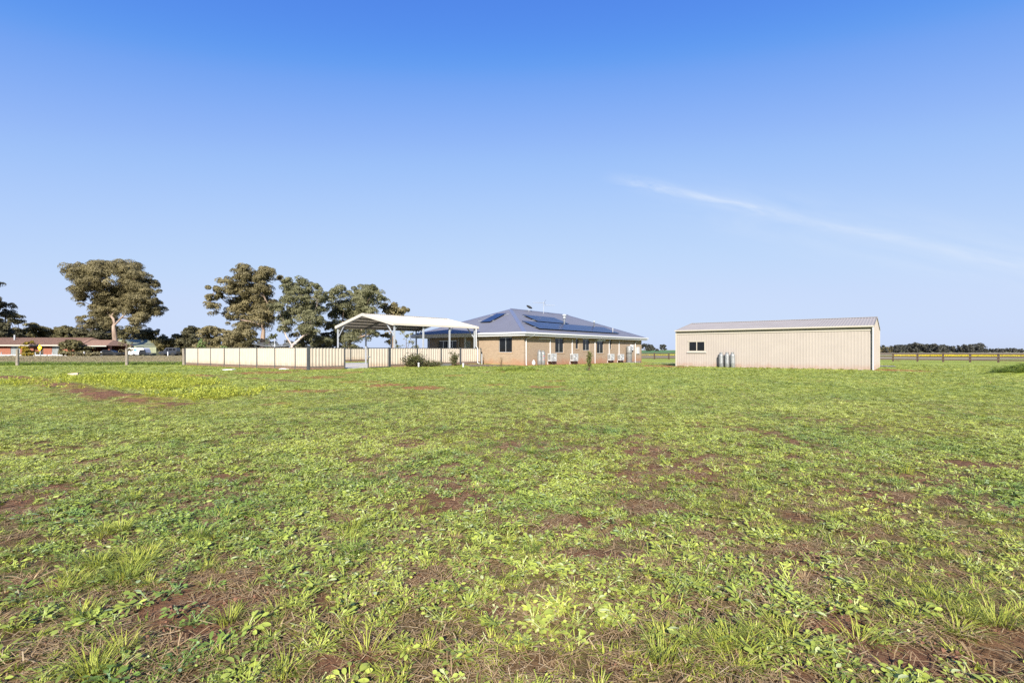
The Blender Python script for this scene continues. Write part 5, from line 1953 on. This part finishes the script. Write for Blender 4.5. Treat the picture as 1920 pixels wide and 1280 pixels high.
def litter_mesh(name, n, rad, m, seed):
    rng = np.random.default_rng(seed)
    V, Fc, rn = [], [], []
    for i in range(n):
        a = rng.uniform(0, 2 * math.pi)
        L = rng.uniform(.02, .1)
        c = np.array([rng.normal(0, rad), rng.normal(0, rad), rng.uniform(.002, .012)])
        d = np.array([math.cos(a), math.sin(a), rng.normal(0, .12)]) * L / 2
        s = np.array([-math.sin(a), math.cos(a), 0]) * rng.uniform(.0008, .002)
        n0 = len(V)
        V += [c - d - s, c - d + s, c + d + s, c + d - s]
        Fc.append((n0, n0 + 1, n0 + 2, n0 + 3))
        rn.append(rng.uniform(0, 1))
    return fast_mesh(name, np.array(V), np.array(Fc), m, {'rnd': ('FACE', np.array(rn))})


def clod_mesh(name, m, seed):
    rng = np.random.default_rng(seed)
    b = MB()
    for i in range(7):
        r = rng.uniform(.003, .009)
        c = np.array([rng.normal(0, .04), rng.normal(0, .04), r * .3])
        pts = [c + np.array([x, y, z]) * r * rng.uniform(.7, 1.2) for x, y, z in ((1, 0, -.3), (0, 1, -.3), (-1, 0, -.3), (0, -1, -.3), (.5, .4, .6), (-.5, .3, .65), (0, -.6, .55))]
        b.add(pts, [(0, 1, 4), (1, 5, 4), (1, 2, 5), (2, 6, 5), (2, 3, 6), (3, 0, 6), (0, 4, 6), (4, 5, 6)])
    return b.mesh(name, m)


def scatter(name, label, cat, X, Y, scl, tint, protos, seed, tilt=.1, zoff=0.0, rise=None):
    """one object whose points carry individually turned and sized copies of a few plant meshes"""
    rng = np.random.default_rng(seed)
    n = len(X)
    Z = terrain(X, Y) + zoff
    me = bpy.data.meshes.new(name)
    me.vertices.add(n)
    me.vertices.foreach_set('co', np.stack([X, Y, Z], -1).astype(np.float32).ravel())
    rot = np.stack([rng.normal(0, tilt, n), rng.normal(0, tilt, n), rng.uniform(0, 2 * math.pi, n)], -1)
    a = me.attributes.new('turn', 'FLOAT_VECTOR', 'POINT')
    a.data.foreach_set('vector', rot.astype(np.float32).ravel())
    a = me.attributes.new('size', 'FLOAT_VECTOR', 'POINT')
    tall = scl * (1.0 if rise is None else rise)
    a.data.foreach_set('vector', np.stack([scl, scl, tall], -1).astype(np.float32).ravel())
    a = me.attributes.new('tint', 'FLOAT', 'POINT')
    a.data.foreach_set('value', np.ascontiguousarray(tint, dtype=np.float32))
    a = me.attributes.new('kind_index', 'INT', 'POINT')
    a.data.foreach_set('value', rng.integers(0, len(protos), n).astype(np.int32))
    o = link(name, me)
    col = bpy.data.collections.new(name + '_plants')
    for i, pm in enumerate(protos):
        col.objects.link(bpy.data.objects.new(f'{name}_plant', pm))
    ng = bpy.data.node_groups.new(name + '_scatter', 'GeometryNodeTree')
    ng.interface.new_socket('Geometry', in_out='INPUT', socket_type='NodeSocketGeometry')
    ng.interface.new_socket('Geometry', in_out='OUTPUT', socket_type='NodeSocketGeometry')
    N, L = ng.nodes, ng.links
    gi, go = N.new('NodeGroupInput'), N.new('NodeGroupOutput')
    ip = N.new('GeometryNodeInstanceOnPoints')
    ci = N.new('GeometryNodeCollectionInfo')
    ci.inputs['Collection'].default_value = col
    ci.inputs['Separate Children'].default_value = True
    ci.inputs['Reset Children'].default_value = True

    def na(nm, dt):
        k = N.new('GeometryNodeInputNamedAttribute')
        k.data_type = dt
        k.inputs['Name'].default_value = nm
        return k.outputs['Attribute']
    er = N.new('FunctionNodeEulerToRotation')
    L.new(na('turn', 'FLOAT_VECTOR'), er.inputs[0])
    L.new(gi.outputs[0], ip.inputs['Points'])
    L.new(ci.outputs[0], ip.inputs['Instance'])
    ip.inputs['Pick Instance'].default_value = True
    L.new(na('kind_index', 'INT'), ip.inputs['Instance Index'])
    L.new(er.outputs[0], ip.inputs['Rotation'])
    L.new(na('size', 'FLOAT_VECTOR'), ip.inputs['Scale'])
    L.new(ip.outputs[0], go.inputs[0])
    md = o.modifiers.new('scatter', 'NODES')
    md.node_group = ng
    return tag(o, label, cat, kind='stuff')


def fan(r0, r1, dens, rng, half=54):
    h = math.radians(half)
    n = int(dens * h * (r1 * r1 - r0 * r0))
    r = np.sqrt(rng.uniform(r0 * r0, r1 * r1, n))
    a = rng.uniform(-h, h, n)
    return r * np.sin(a), r * np.cos(a)


def blocked(x, y):
    """under buildings, slab or paved surfaces"""
    hp = (x - HOUSE_C.x) * HU.x + (y - HOUSE_C.y) * HU.y
    hq = (x - HOUSE_C.x) * HV.x + (y - HOUSE_C.y) * HV.y
    b = (hp > -.15) & (hp < HX + .2) & (hq > -.15) & (hq < WY + .2)
    sp = (x - SHED_L.x) * SU.x + (y - SHED_L.y) * SU.y
    sq = (x - SHED_L.x) * SV.x + (y - SHED_L.y) * SV.y
    b |= (sp > -.1) & (sp < SX + .1) & (sq > -.1) & (sq < SY + .1)
    fn = Vector((-fd.y, fd.x))
    kp = (x - K.x) * fd.x + (y - K.y) * fd.y
    kq = (x - K.x) * fn.x + (y - K.y) * fn.y
    b |= (kp > -4.3) & (kp < 9.5) & (kq > -.2) & (kq < 13.6)
    b |= (seg_dist(x, y, (17.5, 57.4), (20.3, 56.2)) < 1.5) | (seg_dist(x, y, (20.3, 56.2), (32.9, 41.5)) < 1.6) | (seg_dist(x, y, (15.0, 58.4), (17.5, 57.4)) < 1.3)
    b |= ((x + 2.2) / 2.4) ** 2 + ((y - 41.3) / 1.5) ** 2 < 1
    b |= (y > 45.3) & (x < -29) & (y < 108)
    return b


weeds = [rosette_mesh('weed', n, L, w, M['weed'], 200 + i, up, pt) for i, (n, L, w, up, pt) in enumerate(((14, .03, .02, .42, .03), (20, .022, .019, .5, .034), (11, .036, .019, .45, .03), (30, .013, .012, .45, .04), (26, .016, .011, .4, .036), (12, .038, .013, .8, .018)))]
tufts = [tuft_mesh('tuft', n, a, b_, s, w, M['grass'], 300 + i, f) for i, (n, a, b_, s, w, f) in enumerate(((20, .04, .1, .6, .0045, .8), (26, .05, .13, .9, .004, .6), (16, .03, .08, .8, .005, .7), (30, .05, .11, 1.1, .0035, .45)))]
bigtufts = [tuft_mesh('long_tuft', n, a, b_, s, w, M['grass'], 330 + i, f, .05) for i, (n, a, b_, s, w, f) in enumerate(((60, .1, .24, 1.0, .004, .5), (80, .12, .28, .9, .0042, .6), (50, .09, .2, 1.1, .0045, .45)))]
dries = [tuft_mesh('dry_tuft', n, a, b_, s, w, M['dry_grass'], 350 + i, f, .04) for i, (n, a, b_, s, w, f) in enumerate(((26, .04, .13, 1.2, .003, .25), (34, .05, .16, 1.3, .0028, .2)))]
litters = [litter_mesh('straw_litter', 40, .07, M['dry_grass'], 370 + i) for i in range(3)]
clods = [clod_mesh('clod', M['soil_lump'], 390 + i) for i in range(3)]

BANDS = [(1.3, 4, 1.0), (4, 8, .95), (8, 18, .85), (18, 34, 1.1), (34, 62, 1.5)]


def populate(dens, keep, seed, half=54):
    rng = np.random.default_rng(seed)
    xs, ys, ss, tt = [], [], [], []
    for (r0, r1, s), dn in zip(BANDS, dens):
        if dn <= 0:
            continue
        x, y = fan(r0, r1, dn, rng, half)
        bare, red, lush, n1, n2 = masks(x, y)
        k = (rng.random(len(x)) < keep(x, y, bare, red, lush, n1, n2)) & ~blocked(x, y)
        x, y = x[k], y[k]
        tint = (fbm(x * .7, y * .7, 61, 4) - .5) * 1.5 + .45 + rng.uniform(-.22, .22, len(x)) + .45 * lush[k] - .04 + .3 * sstep(4, 16, np.hypot(x, y))
        xs.append(x)
        ys.append(y)
        ss.append(s * rng.uniform(.6, 1.4, len(x)))
        tt.append(np.clip(tint, 0, 1))
    return np.concatenate(xs), np.concatenate(ys), np.concatenate(ss), np.concatenate(tt)


def patchy(x, y):
    return fbm(x * .55, y * .55, 91, 3)


def mown(x, y):
    """the lawn is kept short towards the buildings"""
    return .74 - .42 * sstep(4, 14, y)


def keep_weed(x, y, bare, red, lush, n1, n2):
    p = sstep(.34, .58, patchy(x, y) * .75 + .25 * n2)
    return np.clip((.25 + .85 * p) * (1 - 1.0 * bare) * (1 - red) + .015, 0, 1)


def keep_grass(x, y, bare, red, lush, n1, n2):
    p = 1 - sstep(.4, .62, patchy(x, y))
    return np.clip((.35 + .7 * p) * (1 - 1.0 * bare) * (1 - .95 * red), 0, 1)


def keep_dry(x, y, bare, red, lush, n1, n2):
    edge = np.clip(1.6 * bare * (1.15 - bare) + .3, 0, 1)
    return edge * sstep(.35, .6, fbm(x * .9, y * .9, 71, 3)) * (1 - red * .8) * (1 - .95 * sstep(.6, .85, bare))


X, Y, S, T = populate((150, 220, 210, 85, 30), keep_weed, 1)
scatter('broadleaf_weeds', 'low carpet of round-leaved green weeds over the lawn', 'weeds', X, Y, S, T, weeds, 1, .14, rise=mown(X, Y))
X, Y, S, T = populate((160, 190, 150, 70, 28), keep_grass, 2)
scatter('grass', 'short green grass growing through the weedy lawn', 'grass', X, Y, S, T, tufts, 2, .12, rise=mown(X, Y) * .85)
X, Y, S, T = populate((120, 90, 45, 12, 2), keep_dry, 3)
scatter('dry_grass', 'dry straw-coloured grass around the bare soil patches', 'dry grass', X, Y, S, T, dries, 3, .15, rise=mown(X, Y))
X, Y, S, T = populate((240, 140, 40, 0, 0), lambda x, y, b, r, l, a, c: np.clip(.3 + b * .5, 0, 1) * (1 - .9 * sstep(.6, .88, b)), 4)
scatter('straw_litter', 'loose straw lying on the red-brown soil', 'straw', X, Y, S, T, litters, 4, .06, .004)
X, Y, S, T = populate((70, 45, 22, 4, 0), lambda x, y, b, r, l, a, c: np.clip(b * 1.1 + ridge_mask(x, y) - .2, 0, 1), 5)
scatter('soil_clods', 'crumbs of red-brown soil on the bare patches', 'soil', X, Y, S * 1.2, T, clods, 5, .3)
# long clumps of grass singled out in the photograph, then random ones
rng = np.random.default_rng(77)
LT = [(235, 1075, 7), (265, 1045, 6), (200, 1085, 3), (400, 1075, 4), (380, 1010, 4), (440, 975, 4), (215, 1000, 4), (110, 1105, 4), (530, 1050, 2), (620, 1055, 3), (650, 1000, 3), (1015, 1035, 3), (770, 960, 3), (1260, 1035, 2), (20, 1075, 3), (490, 1150, 3), (1790, 1150, 5), (1850, 1120, 5), (1900, 1180, 4), (1350, 1220, 4), (1420, 1200, 4), (1600, 1235, 1), (1300, 1240, 3), (300, 1230, 3), (600, 1240, 2)]
lx, ly = [], []
for px, py, n in LT:
    d = CAMH * F / (py - HZ)
    for i in range(n):
        lx.append((px - 960) / F * d + rng.normal(0, .1))
        ly.append(d + rng.normal(0, .1))
x, y = fan(2, 22, .55, rng)
b_, r_, l_, a_, c_ = masks(x, y)
k = (rng.random(len(x)) < (1 - sstep(.42, .6, patchy(x, y)))) & (b_ < .7)
X, Y = np.concatenate([np.array(lx), x[k]]), np.concatenate([np.array(ly), y[k]])
scatter('long_grass_clumps', 'longer arching clumps of yellow-green grass in the near lawn', 'grass', X, Y, rng.uniform(.55, 1.05, len(X)), np.clip(rng.normal(.6, .2, len(X)), 0, 1), bigtufts, 6, .1)
# the lush yellow-green patch and the two overgrown heaps
lushp = [rosette_mesh('lush_plant', n, L, w, M['flower'], 410 + i, 1.5, .06) for i, (n, L, w) in enumerate(((22, .06, .034), (26, .05, .03)))]
x, y = fan(14, 34, 60, rng, 50)
b_, r_, l_, a_, c_ = masks(x, y)
k = rng.random(len(x)) < l_ ** 1.4 * .6 * (1 - .95 * b_) * (1 - r_) * (.15 + sstep(.42, .62, fbm(x * 1.0, y * 1.0, 13, 4)))
scatter('lush_weeds', 'patch of lush yellow-green weeds among soil ridges', 'weeds', x[k], y[k], rng.uniform(.5, 1.25, k.sum()), rng.random(k.sum()), lushp, 7, .2)
heap = []
for cx, cy, rx, ry, n in ((.3, 31, 1.3, .9, 260), (29.3, 27, 2.0, 1.2, 1100)):
    a, q = rng.uniform(0, 2 * math.pi, n), np.sqrt(rng.random(n)) * 1.1
    heap.append(np.stack([cx + rx * q * np.cos(a), cy + ry * q * np.sin(a)], -1))
hp = np.concatenate(heap)
scatter('heap_grass', 'long grass and leafy weeds covering the two low earth heaps', 'grass', hp[:, 0], hp[:, 1], rng.uniform(.8, 1.6, len(hp)), np.where(hp[:, 0] > 10, rng.uniform(0, .22, len(hp)), rng.uniform(.05, .5, len(hp))), bigtufts + weeds[4:6], 8, .25)
# weeds at the foot of fences and walls
ex, ey = [], []
for a, b, n, o_ in ((FA, FB, 240, -.15), (FA, FD, 300, -.15), (SHED_L, SHED_L + SU * SX, 300, -.12)):
    for i in range(n):
        t = rng.random()
        p = Vector(a).lerp(Vector(b), t)
        q = (Vector(b) - Vector(a)).normalized()
        nn = Vector((q.y, -q.x, 0))
        if nn.y > 0:
            nn = -nn
        p += nn * (.05 + abs(rng.normal(.06, .12)))
        ex.append(p.x)
        ey.append(p.y)
scatter('edge_grass', 'tufts of grass along the foot of the fence and shed', 'grass', np.array(ex), np.array(ey), rng.uniform(.3, .85, len(ex)) ** 1.2, rng.uniform(.05, .6, len(ex)), bigtufts, 9, .2)
# dry paddock and its green fringe
pad = [tuft_mesh('paddock_tuft', 26, .22, .5, .5, .012, M['paddock_grass'], 430 + i, .75, .12) for i in range(3)]
n = 30000
x, y = rng.uniform(-150, -8, n), 45.5 + 62 * rng.random(n) ** 1.3
k = (x < -29 + (y - 46) * .25) & (x > -1.15 * y - 6)
scatter('paddock_grass', 'tall dry pinkish-brown grass filling the paddock', 'dry grass', x[k], y[k], rng.uniform(.7, 1.3, k.sum()), rng.random(k.sum()), pad, 10, .15)
frg = [tuft_mesh('fringe_tuft', 40, .2, .42, .6, .011, M['grass'], 440 + i, .8, .1) for i in range(2)]
n = 9000
x, y = rng.uniform(-75, -29, n), 45.0 + np.abs(rng.normal(0, 2.8, n))
k = (rng.random(n) < .35 + .65 * fbm(x * .35, y * .35, 15, 2)) & (x < -29.5)
scatter('fringe_grass', 'strip of long dark green grass along the wire fence', 'grass', x[k], y[k], rng.uniform(.7, 1.3, k.sum()), rng.uniform(0, .12, k.sum()), frg, 11, .15)
# yellow flowering crop beyond the rail fence
crop = [tuft_mesh('canola_plant', 30, .2, .36, .7, .05, M['canola'], 450 + i, .9, .15) for i in range(2)]
n = 9000
x, y = rng.uniform(80, 175, n), rng.uniform(112, 124, n)
k = x > .797 * y - 1
x2, y2 = rng.uniform(20, 40, 1200), rng.uniform(112, 120, 1200)
X, Y = np.concatenate([x[k], x2]), np.concatenate([y[k], y2])
scatter('canola_crop', 'bright yellow flowering crop beyond the dark rail fence', 'crop', X, Y, rng.uniform(.8, 1.2, len(X)), rng.random(len(X)), crop, 12, .1)
